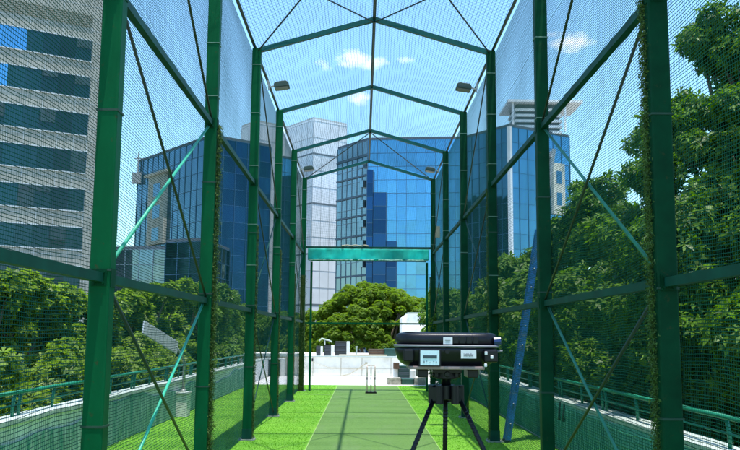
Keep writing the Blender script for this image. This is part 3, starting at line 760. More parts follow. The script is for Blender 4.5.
# ------------------------------------------------------------------ buildings
def facade(A, B, z0, z1, cw, ch, gm, mm, parent, tilt=.006, bar=.07, off=.05, skip=None, rows=None):
    """curtain wall between plan points A and B (outside on the right hand when walking A to B)"""
    A, B = Vector((*A, 0)), Vector((*B, 0)); e = (B-A); Ln = e.length; e.normalize(); n = Vector((e.y, -e.x, 0))
    nx = max(1, round(Ln/cw)); 
    zs = rows if rows else [z0+(z1-z0)*k/max(1, round((z1-z0)/ch)) for k in range(max(1, round((z1-z0)/ch))+1)]
    b = MB(); bars = MB()
    for i in range(nx):
        for j in range(len(zs)-1):
            a0, a1 = Ln*i/nx, Ln*(i+1)/nx
            tx, tz = random.gauss(0, tilt), random.gauss(0, tilt)
            P = []
            for s_, z in ((a0, zs[j]), (a1, zs[j]), (a1, zs[j+1]), (a0, zs[j+1])):
                q_ = off + tx*(s_-(a0+a1)/2) + tz*(z-(zs[j]+zs[j+1])/2)
                P.append(A+e*s_+n*q_+Vector((0, 0, z)))
            b.quad(*P)
    g = b.build('glass_panes', gm, parent)
    for i in range(nx+1):
        c = A+e*(Ln*i/nx)+n*(off+.03); bars.beam(c+Vector((0, 0, zs[0])), c+Vector((0, 0, zs[-1])), bar, .08, n)
    for z in zs:
        bars.beam(A+n*(off+.025)+Vector((0, 0, z)), B+n*(off+.025)+Vector((0, 0, z)), .07, bar)
    bars.build('mullions', mm, g)
    return g
def face_grid(A, B, zs, xs, m, parent, bar=.08, name='joints', off=.012):
    A, B = Vector((*A, 0)), Vector((*B, 0)); e = (B-A); Ln = e.length; e.normalize(); n = Vector((e.y, -e.x, 0))
    b = MB()
    for s_ in xs:
        c = A+e*s_+n*off; b.beam(c+Vector((0, 0, zs[0])), c+Vector((0, 0, zs[-1])), bar, .03, n)
    for z in zs: b.beam(A+n*off*.8+Vector((0, 0, z)), B+n*off*.8+Vector((0, 0, z)), .03, bar)
    return b.build(name, m, parent)
GZ = -8.5
def xy(u, y): 
    p = at(u, 330, y); return (p.x, y)
def zt(u, v, y): return at(u, v, y).z

# --- pale office block with ribbon windows
ang = R(57.5); e1 = Vector((-math.sin(ang), -math.cos(ang), 0)); n1 = Vector((math.cos(ang), -math.sin(ang), 0))
A1 = Vector((*xy(104, 85), 0))
of = thing('office_block', 'tall pale stone office block with dark ribbon windows', 'building', tuple(A1+Vector((0, 0, GZ))))
def hit1(u, v):
    """(s along facade from the corner, z) seen at pixel (u, v)"""
    d_ = fwd + cr*((u-370)/F) + cu*((225-v)/F); c_ = Vector((CX, 0, CZ))
    t_ = (A1-c_).dot(n1)/d_.dot(n1); p = c_+d_*t_; return (p-A1).dot(e1), p.z
def f1(s, z, off=0): return A1 + e1*s + n1*off + Vector((0, 0, z))
o1 = Vector((0, 0, GZ)); org = A1+o1
ZTOP = 46
def loc(v_): return v_-org
LF = 46
b = MB()
poly = [f1(0, 0), f1(LF, 0), f1(LF, 0, -22), f1(0, 0, -22)]
b.prism([(loc(p).x, loc(p).y) for p in poly], 0, ZTOP-GZ); b.build('wall', M['stone'], of)
bands = [((0, 25), (92, 40), (0, 48), (91, 63)), ((0, 64), (90, 78), (0, 85), (89, 100)), ((0, 103), (88, 115), (0, 122), (87, 135)),
         ((0, 141), (86, 152.5), (0, 162.5), (85, 174)), ((0, 182), (84, 190), (0, 204), (83, 211)), ((0, 222), (82, 228), (0, 245), (81, 249))]
zz = []
for tl, tr_, bl, br in bands:
    zz.append(((hit1(*tr_)[1]+hit1(*tl)[1])/2, (hit1(*br)[1]+hit1(*bl)[1])/2))
st = np.mean([zz[i][0]-zz[i+1][0] for i in range(len(zz)-1)]); wh = np.mean([a-b_ for a, b_ in zz])
z_first = np.mean([z[0]+i*st for i, z in enumerate(zz)])
s0 = np.mean([hit1(br[0], br[1])[0] for _, _, _, br in bands])
def strip(zb, ztp, s_a, s_b, m, parent, name, off=.0, depth=.15, sub=None):
    b = MB(); 
    P = [f1(s_a, zb, off), f1(s_b, zb, off), f1(s_b, ztp, off), f1(s_a, ztp, off)]
    b.quad(*[loc(p) for p in P]); return b.build(name, m, parent)
def window_row(zb, ztp, gm, sky_s=None):
    """recess frame, panes and mullions of one ribbon window"""
    b = MB(); pw = 1.55; n = int((LF-1-s0)/pw); b2 = MB()
    for i in range(n):
        a, c = s0+i*pw, s0+(i+1)*pw; tx = random.gauss(0, .008); tz = random.gauss(0, .008)
        (b2 if sky_s and a > sky_s else b).quad(*[loc(f1(s_, z_, .07+tx*(s_-(a+c)/2)+tz*(z_-(zb+ztp)/2))) for s_, z_ in ((a, zb), (c, zb), (c, ztp), (a, ztp))])
    w = b.build('window', gm, of)
    if b2.v: b2.build('sky_reflection_panes', M['g_blue'], w)  # bluer panes painted in where the window reflects the sky
    i = 0
    while i < n:
        if random.random() < .3:
            a, c = s0+i*pw+.05, s0+(i+1)*pw-.05; dz = (ztp-zb)*random.choice((.25, .4, .6, 1.))
            bl = MB(); bl.quad(*[loc(f1(s_, z_, .125)) for s_, z_ in ((a, ztp-dz), (c, ztp-dz), (c, ztp), (a, ztp))]); bl.build('blind', M['blind'], w)
        i += 1
    b = MB(); s1 = s0+n*pw
    for i in range(n+1): b.beam(loc(f1(s0+i*pw, zb, .03)), loc(f1(s0+i*pw, ztp, .03)), .05, .05, n1)
    b.build('mullions', M['mullion'], w)
    b = MB()
    for z_ in (zb-.06, ztp+.06): b.beam(loc(f1(s0-.1, z_, .05)), loc(f1(s1+.1, z_, .05)), .12, .1)
    b.build('frame', M['joint_pale'], w)
k = 0; z = z_first
while z > 1 - 8:
    window_row(z-wh, z, M['g_dark'], hit1(40, 45)[0] if k == 0 else (hit1(10, 75)[0] if k == 1 else None)); z -= st; k += 1
# grey louvre band above
la, lb = hit1(93, 15)[1], hit1(93, 27)[1]
b = MB(); b.quad(*[loc(f1(s_, z_, .02)) for s_, z_ in ((s0, lb), (LF-1, lb), (LF-1, la), (s0, la))]); lo = b.build('louvre_band', M['louvre'], of)
b = MB(); z_ = lb
while z_ < la: b.beam(loc(f1(s0, z_, .06)), loc(f1(LF-1, z_, .06)), .09, .06); z_ += .22
b.build('louvre_blades', M['louvre'], lo)
window_row(z_first+st*2-wh+.2, z_first+st*2, M['g_dark'])
jz = [z_first+st*2.3-k*st/3 for k in range(0, 45)]
b = MB()
s_ = .0
for z_ in jz: b.beam(loc(f1(0, z_, .006)), loc(f1(LF, z_, .006)), .012, .03)
while s_ < LF: b.beam(loc(f1(s_, GZ+1, .006)), loc(f1(s_, ZTOP, .006)), .03, .012, n1); s_ += 1.55 if s_ > s0 else s0/2
b.build('cladding_joints', M['joint_pale'], of)
b = MB(); b.prism([(loc(p).x, loc(p).y) for p in (f1(-.15, 0, .15), f1(LF+.1, 0, .15), f1(LF+.1, 0, -22.1), f1(-.15, 0, -22.1))], ZTOP-GZ+.01, ZTOP-GZ+.5); b.build('roof', M['joint_pale'], of)

def tower(name, label, pts, ztop, gms, mm, cw, ch, z0=GZ, roofm='core', cat='building', tilt=.006, bar=.07, group=None, grp=None):
    """pts: plan points, walking with the outside on the right; gms glass per visible edge (None = plain back wall)"""
    cx = sum(p[0] for p in pts)/len(pts); cy = sum(p[1] for p in pts)/len(pts)
    t = grp or thing(name, label, cat, (cx, cy, z0), group)
    org_ = t.location
    L_ = [(p[0]-org_.x, p[1]-org_.y) for p in pts]
    b = MB(); b.prism(L_, z0-org_.z, ztop-org_.z); b.build('core', M['core'], t)
    for i, gm in enumerate(gms):
        if gm: facade(L_[i], L_[(i+1) % len(pts)], z0-org_.z, ztop-org_.z, cw, ch, M[gm], M['mullion_pale' if gm == 'g_grey' else mm], t, tilt, bar)
    b = MB(); g = [( (p[0])*1.0, p[1]) for p in L_]; b.prism(g, ztop-org_.z+.02, ztop-org_.z+.35); b.build('roof', M[roofm], t)
    return t
# --- blue glass block on the cream stair panel side
c2 = xy(205, 95); l2 = xy(131.5, 110); ztp2 = zt(205, 137, 95)
ex = Vector((c2[0]-l2[0], c2[1]-l2[1])); ex.normalize(); rx = Vector((-ex.y, ex.x)) if -ex.y > 0 else Vector((ex.y, -ex.x))
r2 = (c2[0]+rx.x*8, c2[1]+rx.y*8); b2 = (l2[0]+rx.x*8, l2[1]+rx.y*8)
gb = tower('glass_block', 'dark blue glass block with a cream window strip, beside the pale office', [l2, c2, r2, b2], ztp2, ['g_mid', 'g_navy', None, None], 'mullion_blue', 1.5, 1.9, bar=.045)
# cream stair strip on its face
def on_face(u, A, B):
    """plan point where the ray of column u meets the wall A-B"""
    d_ = fwd + cr*((u-370)/F); ax, ay = A; ex_, ey_ = B[0]-A[0], B[1]-A[1]
    # C + d t = A + e s
    det = d_.x*(-ey_) - d_.y*(-ex_); rx_, ry_ = ax-CX, ay
    t_ = (rx_*(-ey_) - ry_*(-ex_))/det; return (CX+d_.x*t_, d_.y*t_)
pa, pb = on_face(150.5, l2, c2), on_face(167, l2, c2)
zt_, zb_ = zt(158, 178, pa[1]), zt(158, 246, pa[1])
og = gb.location; LA = (pa[0]-og.x, pa[1]-og.y); LB = (pb[0]-og.x, pb[1]-og.y)
e_ = Vector((LB[0]-LA[0], LB[1]-LA[1], 0)); Ln = e_.length; e_.normalize(); n_ = Vector((e_.y, -e_.x, 0))
def fr(s_, z_, o_): return Vector((*LA, 0))+e_*s_+n_*o_+Vector((0, 0, z_-og.z))
b = MB(); mid = fr(Ln/2, (zt_+zb_)/2, .25); b.box(mid, (Ln, .55, zt_-zb_), Matrix.Rotation(math.atan2(e_.y, e_.x), 3, 'Z')); sp_ = b.build('stair_panel', M['cream'], gb)
b = MB(); b.box(fr(Ln/2, zt_+.15, .35), (Ln*1.35, .9, .3), Matrix.Rotation(math.atan2(e_.y, e_.x), 3, 'Z')); b.build('ledge', M['cream'], sp_)
for k in range(3):
    zc = zt_-1.9-k*2.75
    b = MB(); b.quad(fr(Ln*.33, zc-.8, .54), fr(Ln*.75, zc-.8, .54), fr(Ln*.75, zc+.8, .54), fr(Ln*.33, zc+.8, .54)); b.build('window', M['g_mid'], sp_)
# rooftop mast + dark annex
d1, d2 = xy(163, 84), xy(200, 82)
tower('dark_annex', 'dark green glazed annex in front of the blue glass block', [d1, d2, (d2[0]+1, 92), (d1[0]+1, 92)], zt(165, 243, 84), ['g_deep', 'g_deep', None, None], 'mullion', 1.6, 1.6)
d1, d2 = xy(108, 88), xy(165, 87)
tower('low_annex', 'low pale blue glazed annex between the office and the blue block', [d1, d2, (d2[0]+1, 96), (d1[0]-1, 96)], zt(130, 250, 88), ['g_grey', None, None, None], 'mullion', 1.5, 1.5)
ms = at(135, 163, 108); b = MB(); b.tube([(ms.x, 109.5, ms.z-1), (ms.x, 109.5, ms.z+1.6)], .09, 6); b.tube([(ms.x+.5, 109.5, ms.z-1), (ms.x+.5, 109.5, ms.z+.9)], .07, 6); b.beam((ms.x-.5, 109.5, ms.z+.9), (ms.x+.9, 109.5, ms.z+.9), .12, .12)
b.bx(ms.x-.6, ms.x+1.0, 109.1, 109.9, ms.z-2.4, ms.z-1)
tag(b.build('roof_mast', M['joint_pale']), 'small mast on the far roof corner of the dark blue block', 'mast')

# --- white tiled tower
c3 = xy(310, 130); el, er = Vector((-.6, .8)), Vector((.8, .6))
l3 = (c3[0]+el.x*8.2, c3[1]+el.y*8.2); r3 = (c3[0]+er.x*6.4, c3[1]+er.y*6.4); b3 = (l3[0]+er.x*6.4, l3[1]+er.y*6.4)
z3 = zt(310, 118.5, 130)
wt = thing('white_tower', 'white tiled tower rising behind the cage end', 'building', (c3[0], c3[1], GZ))
L3 = [(p[0]-c3[0], p[1]-c3[1]) for p in (l3, c3, r3, b3)]
b = MB(); b.prism(L3, 0, z3-GZ); b.build('wall', M['whitetile'], wt)
zs = [z3-GZ-.3-k*2.6 for k in range(14)]; zs2 = [z3-GZ-.3-k*1.3 for k in range(28)]
face_grid(L3[0], L3[1], zs, [8.2*k/5 for k in range(6)], M['joint_pale'], wt, .07)
face_grid(L3[1], L3[2], zs, [6.4*k/4 for k in range(5)], M['joint_pale'], wt, .07)
for z_ in zs[2::3]:
    face_grid(L3[1], L3[2], [z_], [], M['joint'], wt, .28, 'shadow_gap', .02)
    face_grid(L3[0], L3[1], [z_], [], M['joint'], wt, .22, 'shadow_gap', .02)
b = MB(); b.prism([(x*1.0, y_) for x, y_ in L3], z3-GZ+.01, z3-GZ+.25); b.build('roof', M['ac'], wt)
# its lower wing
a3 = xy(236, 140); m3 = xy(251, 136); q3 = xy(284, 140)
zw = zt(251, 121.5, 136)
wing = thing('white_wing', 'broad white tiled block left of the white tower, behind the posts', 'building', (m3[0], m3[1], GZ))
Lw = [(p[0]-m3[0], p[1]-m3[1]) for p in (a3, m3, q3, (q3[0], q3[1]+6), (a3[0], a3[1]+6))]
b = MB(); b.prism(Lw, 0, zw-GZ); b.build('wall', M['whitetile'], wing)
zs = [zw-GZ-.3-k*2.6 for k in range(14)]
w1 = math.hypot(Lw[0][0], Lw[0][1]); w2 = math.hypot(Lw[2][0], Lw[2][1])
face_grid(Lw[0], Lw[1], zs, [w1*k/2 for k in range(3)], M['joint_pale'], wing, .07)
face_grid(Lw[1], Lw[2], zs, [w2*k/4 for k in range(5)], M['joint_pale'], wing, .07)
b = MB(); b.prism(Lw, zw-GZ+.01, zw-GZ+.3); b.build('roof', M['ac'], wing)
g0, g1 = xy(271, 126), xy(291.5, 128)
tower('glass_annex', 'narrow blue glazed annex at the foot of the white tower', [g0, g1, (g1[0]-.5, 130), (g0[0]-.5, 131)], zt(285, 157, 126), ['g_blue', 'g_mid', None, None], 'mullion', 1.5, 2.2)

# --- big blue glass tower with a grey side and a stepped dark reflection built on
c5 = xy(366.5, 110); l5 = xy(335.5, 116); r5 = xy(476, 108.5); z5 = zt(370, 140.2, 110)
bt = tower('glass_tower', 'broad bright blue glass tower with a grey glazed side, behind the cage end', [l5, c5, r5, (r5[0]+1, 128), (l5[0]+3, 128)], z5, ['g_grey', 'g_blue', None, None, None], 'mullion_blue', 1.32, 1.75, bar=.055)
og = bt.location
# reflection of another building, shaped as stepped dark glass on the bright face
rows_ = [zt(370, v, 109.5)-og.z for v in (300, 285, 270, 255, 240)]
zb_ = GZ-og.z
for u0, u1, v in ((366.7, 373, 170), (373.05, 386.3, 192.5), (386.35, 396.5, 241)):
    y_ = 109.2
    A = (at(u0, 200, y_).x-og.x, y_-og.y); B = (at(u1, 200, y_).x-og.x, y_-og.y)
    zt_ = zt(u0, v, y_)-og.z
    b = MB(); b.prism([A, B, (B[0], B[1]+.62), (A[0], A[1]+.62)], zb_, zt_); b.build('dark_reflection', M['core'], bt)
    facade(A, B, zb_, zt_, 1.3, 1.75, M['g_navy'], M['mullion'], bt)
# narrow balconies on the grey side and beige blind
LA_, LB_ = Vector((l5[0]-og.x, l5[1]-og.y, 0)), Vector((c5[0]-og.x, c5[1]-og.y, 0))
e_ = (LB_-LA_).normalized(); n_ = Vector((e_.y, -e_.x, 0)); Ln = (LB_-LA_).length
z_ = z5-og.z-2.0
b = MB()
while z_ > zb_+6:
    c_ = LA_+e_*(Ln*.5)+n_*.12+Vector((0, 0, z_)); b.box(c_, (Ln, .22, .22), Matrix.Rotation(math.atan2(e_.y, e_.x), 3, 'Z'))
    z_ -= 1.75*1.5
b.build('floor_ledge', M['mullion_ledge'], bt)
z_ = z5-og.z-3.2
while z_ > zb_+6:
    b = MB(); c_ = LA_+e_*(Ln*.93)+n_*.35+Vector((0, 0, z_)); b.box(c_, (.8, .6, .9), Matrix.Rotation(math.atan2(e_.y, e_.x), 3, 'Z')); z_ -= 2.62; b.build('balcony', M['g_grey'], bt)
pb_ = at(437, 232, 108.9); b = MB(); b.box((pb_.x-og.x, pb_.y-og.y-.05, pb_.z-og.z), (.75, .12, 1.5)); b.build('vent_panel', M['beige'], bt)

# --- second blue tower with white penthouse
c6 = xy(512, 100); r6 = xy(573, 105.5); l6 = xy(466, 106.5); z6 = zt(512, 126.5, 100)
ct = tower('corner_tower', 'blue glass corner tower with white louvred penthouse and pale corner strip', [l6, c6, r6, (r6[0], 125), (l6[0]+2, 125)], z6, ['g_mid', 'g_blue', 'g_mid', None, None], 'mullion_blue', 1.4, 1.8, bar=.045)
og = ct.location; lc = (c6[0]-og.x, c6[1]-og.y)
b = MB(); b.box((lc[0], lc[1]-.05, (z6+GZ)/2-og.z), (.42, .42, z6-GZ), Matrix.Rotation(R(45), 3, 'Z')); b.build('corner_strip', M['whitetile'], ct)
# penthouse
p0, p1 = at(517, 126, 104), at(560, 126, 104)
ztp = zt(540, 104, 104)
pc = ((p0.x+p1.x)/2-og.x, 106.5-og.y)
b = MB(); b.box((pc[0], pc[1], (z6+ztp)/2-og.z+.2), (p1.x-p0.x, 4.6, ztp-z6-.2)); ph = b.build('penthouse', M['core'], ct)
nl = 5
for k in range(nl):
    z_ = z6-og.z+.35+(ztp-z6-.4)*k/nl
    b = MB(); b.box((pc[0], pc[1], z_), (p1.x-p0.x+.5, 5.1, .32)); b.build('louvre', M['whitetile'], ph)
b = MB(); s0_, s1_ = at(508, 103, 103), at(579, 112, 105)
b.box(((s0_.x+s1_.x)/2-og.x, pc[1], ztp-og.z+.15), (s1_.x-s0_.x, 7.0, .3)); b.build('roof_canopy', M['whitetile'], ph)
for xk in (p0.x-.6, p1.x+.5):
    b = MB(); b.bx(xk-og.x-.12, xk-og.x+.12, pc[1]-3.2, pc[1]-2.9, z6-og.z+.3, ztp-og.z); b.build('canopy_post', M['whitetile'], ph)
# cream window strip on its right face
pa, pb = on_face(551.5, c6, r6), on_face(563, c6, r6)
zt_, zb2 = zt(557, 163, pa[1]), zt(557, 214, pa[1])
LA = Vector((pa[0]-og.x, pa[1]-og.y, 0)); LB = Vector((pb[0]-og.x, pb[1]-og.y, 0)); e_ = (LB-LA); Ln = e_.length; e_.normalize(); n_ = Vector((e_.y, -e_.x, 0))
def fr2(s_, z_, o_): return LA+e_*s_+n_*o_+Vector((0, 0, z_-og.z))
b = MB(); b.box(fr2(Ln/2, (zt_+zb2)/2, .25), (Ln, .5, zt_-zb2), Matrix.Rotation(math.atan2(e_.y, e_.x), 3, 'Z')); sp_ = b.build('stair_panel', M['cream'], ct)
for k in range(2):
    zc = zt_-1.8-k*2.7
    b = MB(); b.quad(fr2(Ln*.25, zc-.8, .52), fr2(Ln*.7, zc-.8, .52), fr2(Ln*.7, zc+.8, .52), fr2(Ln*.25, zc+.8, .52)); b.build('window', M['g_mid'], sp_)

# ------------------------------------------------------------------ trees
def rosettes(C, N, size, nl, wid, droop):
    """whorls of nl leaves at points C with axis N -> quads (two per leaf, folded)"""
    n = len(C); N = N/np.linalg.norm(N, axis=1, keepdims=True)
    ref = rng.normal(size=(n, 3)); A = np.cross(N, ref); A /= np.linalg.norm(A, axis=1, keepdims=True); B = np.cross(N, A)
    Vs = []
    for k in range(nl):
        a = 2*np.pi*k/nl + rng.uniform(-.3, .3, n)
        D = A*np.cos(a)[:, None]+B*np.sin(a)[:, None]
        S = -A*np.sin(a)[:, None]+B*np.cos(a)[:, None]
        l = (size*rng.uniform(.7, 1.15, n))[:, None]; dr = rng.uniform(-.15, droop, n)[:, None]
        p0 = C + D*l*.06
        p1 = C + D*l*.55 + N*l*(.22-dr*.3) 
        p2 = C + D*l + N*l*(.16-dr)
        w = l*wid
        Vs.append(np.stack([p0, p1-S*w+N*l*.04, p2, p1+S*w+N*l*.04], 1))
    V = np.stack(Vs, 1).reshape(-1, 3)
    return V, np.arange(len(V)).reshape(-1, 4)
def blob_points(blobs, dens, up=.35, shell=.75, sub=9):
    Cs, Ns = [], []
    subs = []
    for c, r in blobs:
        k = sub if r > .3 else 1
        if k == 1: subs.append((np.array(c), r)); continue
        for i in range(k):
            d = rng.normal(size=3); d /= np.linalg.norm(d); d[2] = d[2]*.85+.1
            subs.append((np.array(c)+d*r*rng.uniform(.45, .85), r*rng.uniform(.26, .5)))
    for c, r in subs:
        n = int(dens*r*r)
        d = rng.normal(size=(n, 3)); d /= np.linalg.norm(d, axis=1, keepdims=True)
        flat = np.array([1., 1., .8])
        rad = r*(shell+(1-shell)*rng.random(n)**.7)*(1+.25*np.sin(3*d[:, 0]*2+c[0]*5)*np.sin(4*d[:, 1]+c[1]*3)*np.cos(3*d[:, 2]))
        deep = rng.random(n) < .25; rad[deep] *= rng.uniform(.3, .9, deep.sum())
        P = np.array(c)+d*flat*rad[:, None]
        nn = d*.8+rng.normal(0, .45, (n, 3)); nn[:, 2] += up+.3
        Cs.append(P); Ns.append(nn)
    return np.concatenate(Cs), np.concatenate(Ns)
def tree(name, label, base, blobs, m, dens, size, nl=7, wid=.16, droop=.45, trunk_r=.18, group=None, up=.35, limbs=99, sub=9):
    t = thing(name, label, 'tree', (base[0], base[1], base[2]), group); bs = Vector(base)
    cen = sum((Vector(c) for c, r in blobs), Vector())/len(blobs)
    fork = Vector((bs.x*.5+cen.x*.5, bs.y*.5+cen.y*.5, bs.z+(cen.z-bs.z)*.62))-bs
    b = MB(); b.tube([(0, 0, 0), fork*.35+Vector((.08, .05, 0)), fork*.7+Vector((-.05, .08, 0)), fork], [trunk_r*1.3, trunk_r, trunk_r*.85, trunk_r*.7], 10)
    tk = b.build('trunk', M['bark'], t, smooth=True)
    if limbs:
        for c, r in blobs[:limbs]:
            e = Vector(c)-bs; md = fork.lerp(e, .5)+Vector((random.uniform(-.2, .2), random.uniform(-.2, .2), -.15*r))
            b = MB(); b.tube([fork*.97, md, e], [trunk_r*.42, trunk_r*.25, trunk_r*.08], 6); 
            b.build('limb', M['bark'], tk, smooth=True)
            tw = MB()
            for _ in range(5):
                q_ = md.lerp(e, random.uniform(.3, 1)); dd = Vector((random.gauss(0, 1), random.gauss(0, 1), random.gauss(.3, .8))).normalized()*r*.9
                tw.tube([q_, q_+dd*.5+Vector((0, 0, .05)), q_+dd], [trunk_r*.1, trunk_r*.07, trunk_r*.03], 5)
            tw.build('twig_sprays', M['bark'], tk)
    C, N = blob_points(blobs, dens, up, sub=sub)
    C = C - np.array(base)
    V, Fq = rosettes(C, N, size, nl, wid, droop)
    npmesh('crown', V, Fq, m, t)
    return t
def B_(lst): return [(tuple(at(u, v, y)), r) for u, v, y, r in lst]
# big tree beyond the right hand parapet
tree('leafy_tree', 'big glossy leaved tree overhanging the parapet beside the nearest post', (6.2, 11.5, GZ), B_([
    (728, 42, 11, .62), (765, 12, 11.5, .9), (772, 70, 11, .8), (712, 62, 11.5, .32), (700, 40, 11.5, .3), (745, 85, 11.2, .4),
    (705, 140, 10.5, .55), (752, 118, 10, .75), (663, 150, 11, .38), (642, 143, 11.5, .22), (690, 190, 10.5, .75), (748, 200, 10, .85),
    (648, 195, 11, .5), (655, 118, 11.2, .2), (685, 112, 10.8, .35), (690, 270, 10, .9), (745, 285, 9.5, .85), (655, 250, 10.8, .7),
    (700, 340, 9.5, .8), (752, 350, 9, .8), (655, 320, 10.8, .8), (800, 150, 10, 1.0), (800, 280, 9.5, 1.0)]),
    M['leafR'], 1250, .125, trunk_r=.22)
tree('leafy_tree', 'tall broad leaved tree with sunlit top behind the ladder', (4.6, 14.5, GZ), B_([
    (592, 212, 14, .55), (572, 225, 14.2, .35), (630, 240, 13, .75), (610, 190, 13.8, .3), (604, 270, 13.5, .8), (562, 262, 14.5, .5),
    (640, 300, 12.5, .8), (590, 320, 13, .8), (556, 310, 14.8, .6), (620, 355, 12.5, .75), (580, 370, 13.5, .6), (552, 235, 14.6, .2), (545, 350, 15, .5), (655, 385, 11.8, .5)]),
    M['leafR'], 1250, .13, trunk_r=.2)
tree('leafy_tree', 'lighter green bushy tree below the corner tower, behind the far posts', (5.5, 24, GZ), B_([
    (515, 283, 22, 1.0), (500, 318, 21, 1.0), (533, 310, 20, 1.1), (482, 320, 24, 1.2), (460, 318, 27, 1.2), (512, 360, 20, .8), (545, 345, 19, 1.), (478, 360, 23, 1.1), (455, 360, 26, 1.3), (530, 385, 19, .5)]),
    M['leafB'], 900, .2, trunk_r=.2)
# row of trees beyond the left hand parapet
def left_blobs(us, rowv, jit=6):
    o_ = []
    for u in us:
        y = min(34, 5.6*F/(364-u))
        for v in rowv:
            rp = random.uniform(20, 28)
            o_.append((u+random.uniform(-jit, jit), v+random.uniform(-jit, jit), y+random.uniform(-.4, 1.2), rp*y/F))
    return B_(o_)
tree('leafy_tree', 'fresh green tree below the pale office, nearest of the row beyond the parapet', (-7.2, 12.0, GZ), left_blobs((-45, -15, 12, 38), (302, 325, 355, 385)) + B_([(28, 294, 13.5, .35), (8, 290, 12.5, .3)]), M['leafL'], 1000, .135, wid=.24, droop=.3, trunk_r=.16, up=.6)
tree('leafy_tree', 'fresh green tree behind the first cage post, below the office corner', (-7.4, 15.8, GZ), left_blobs((58, 80, 104), (310, 335, 362, 388)) + B_([(60, 297, 15.5, .3)]), M['leafL'], 1000, .135, wid=.24, droop=.3, trunk_r=.16, up=.6)
tree('leafy_tree', 'rounded green tree behind the street lamp head', (-7.6, 21.5, GZ), left_blobs((128, 150, 168), (310, 332, 356, 376)) + B_([(178, 297, 23.5, .55), (168, 292, 22, .3), (135, 304, 21, .4)]), M['leafL'], 800, .15, wid=.24, droop=.3, trunk_r=.18, up=.6)
tree('leafy_tree', 'green tree beyond the lamp, below the dark annex', (-7.0, 29, GZ), left_blobs((188, 206, 222), (312, 330, 350, 366)) + B_([(196, 300, 26, .6), (215, 303, 28, .6)]), M['leafB'], 800, .2, trunk_r=.18)
# clipped shrubs right behind the railings
def shrub_row(name, label, x, ys, z, r, m, cat):
    bl = []
    for y in ys:
        for zz_ in z:
            bl.append(((x+random.uniform(-.25, .25)*r+(.15 if x > 0 else -.15)*abs(y-8)*.0, y+random.uniform(-.3, .3), zz_+random.uniform(-.15, .15)), r*random.uniform(.8, 1.15)))
    t = thing(name, label, cat, (x, ys[0], GZ))
    b = MB()
    for y in ys[::3]:
        b = MB(); b.tube([(0, y-ys[0], 0), (.1, y-ys[0]+.1, 4.5), (0, y-ys[0], 8.6)], [.09, .07, .04], 7); b.build('stem', M['bark'], t, smooth=True)
    C, N = blob_points(bl, 800, .5)
    V, Fq = rosettes(C-np.array((x, ys[0], GZ)), N, .13, 7, .2, .35)
    npmesh('foliage', V, Fq, m, t)
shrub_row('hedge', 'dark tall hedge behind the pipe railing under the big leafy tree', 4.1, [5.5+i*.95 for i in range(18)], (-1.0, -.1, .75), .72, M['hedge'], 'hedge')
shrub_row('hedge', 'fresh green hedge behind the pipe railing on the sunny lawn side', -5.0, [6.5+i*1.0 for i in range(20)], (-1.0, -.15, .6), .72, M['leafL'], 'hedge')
# rain tree in the middle
rb_old = [(375, 291, 50, .7), (352, 300, 50, .75), (396, 294, 50, .65), (328, 314, 49.5, .7), (413, 302, 51, .55), (432, 297, 52, .65), (448, 300, 53, .8), (362, 314, 48, .8), (388, 312, 48, .8),
      (340, 326, 48, .8), (412, 322, 49, .8), (368, 335, 47.5, .9), (313, 330, 50, .7), (395, 338, 48, .8), (345, 346, 48, .8), (318, 348, 49, .8), (430, 322, 50, .9), (372, 352, 48, .8), (425, 345, 50, .9), (400, 355, 48, .8)]
rb = []
def dome(u, v, y, a, h, n, r0_, r1_):
    c = at(u, v, y)
    for i in range(n):
        th = random.uniform(0, 2*math.pi); q_ = math.sqrt(random.random()); ph = q_*math.pi/2*1.05
        k_ = random.choice((1, 1, .97, .9, .8))
        rb.append(((c.x+a*k_*math.sin(ph)*math.cos(th), c.y+a*.8*k_*math.sin(ph)*math.sin(th), c.z+h*k_*math.cos(ph)*random.uniform(.93, 1.02)), random.uniform(r0_, r1_)))
dome(372, 346, 51, 3.55, 3.6, 430, .22, .40)
dome(418, 340, 52.5, 2.4, 2.75, 190, .22, .40)
dome(318, 352, 52, 1.9, 2.4, 130, .22, .38)
tree('rain_tree', 'wide rounded yellow green rain tree in front of the glass towers', (.6, 50.5, GZ), rb, M['leafC'], 1150, .11, nl=6, wid=.28, droop=.3, trunk_r=.45, up=.8, limbs=14, sub=1)
tree('rain_tree', 'darker tree seen between the far posts below the white block', (-6, 56, GZ), B_([(290, 328, 55, 1.2), (272, 322, 56, 1.2), (252, 326, 56, 1.4), (300, 345, 54, 1.2), (268, 348, 55, 1.4), (240, 335, 57, 1.4), (282, 365, 54, 1.2)]), M['leafB'], 1000, .25, nl=6, wid=.26, droop=.3, trunk_r=.35)
tree('rain_tree', 'far spreading tree filling the gap beyond the roof block', (9, 46, GZ), B_([(455, 320, 45, 1.4), (475, 330, 44, 1.4), (440, 335, 46, 1.2), (495, 320, 44, 1.4), (465, 350, 44, 1.4), (435, 360, 46, 1.2), (490, 355, 43, 1.3), (515, 330, 43, 1.4)]), M['leafB'], 900, .24, nl=6, wid=.26, droop=.3, trunk_r=.35)

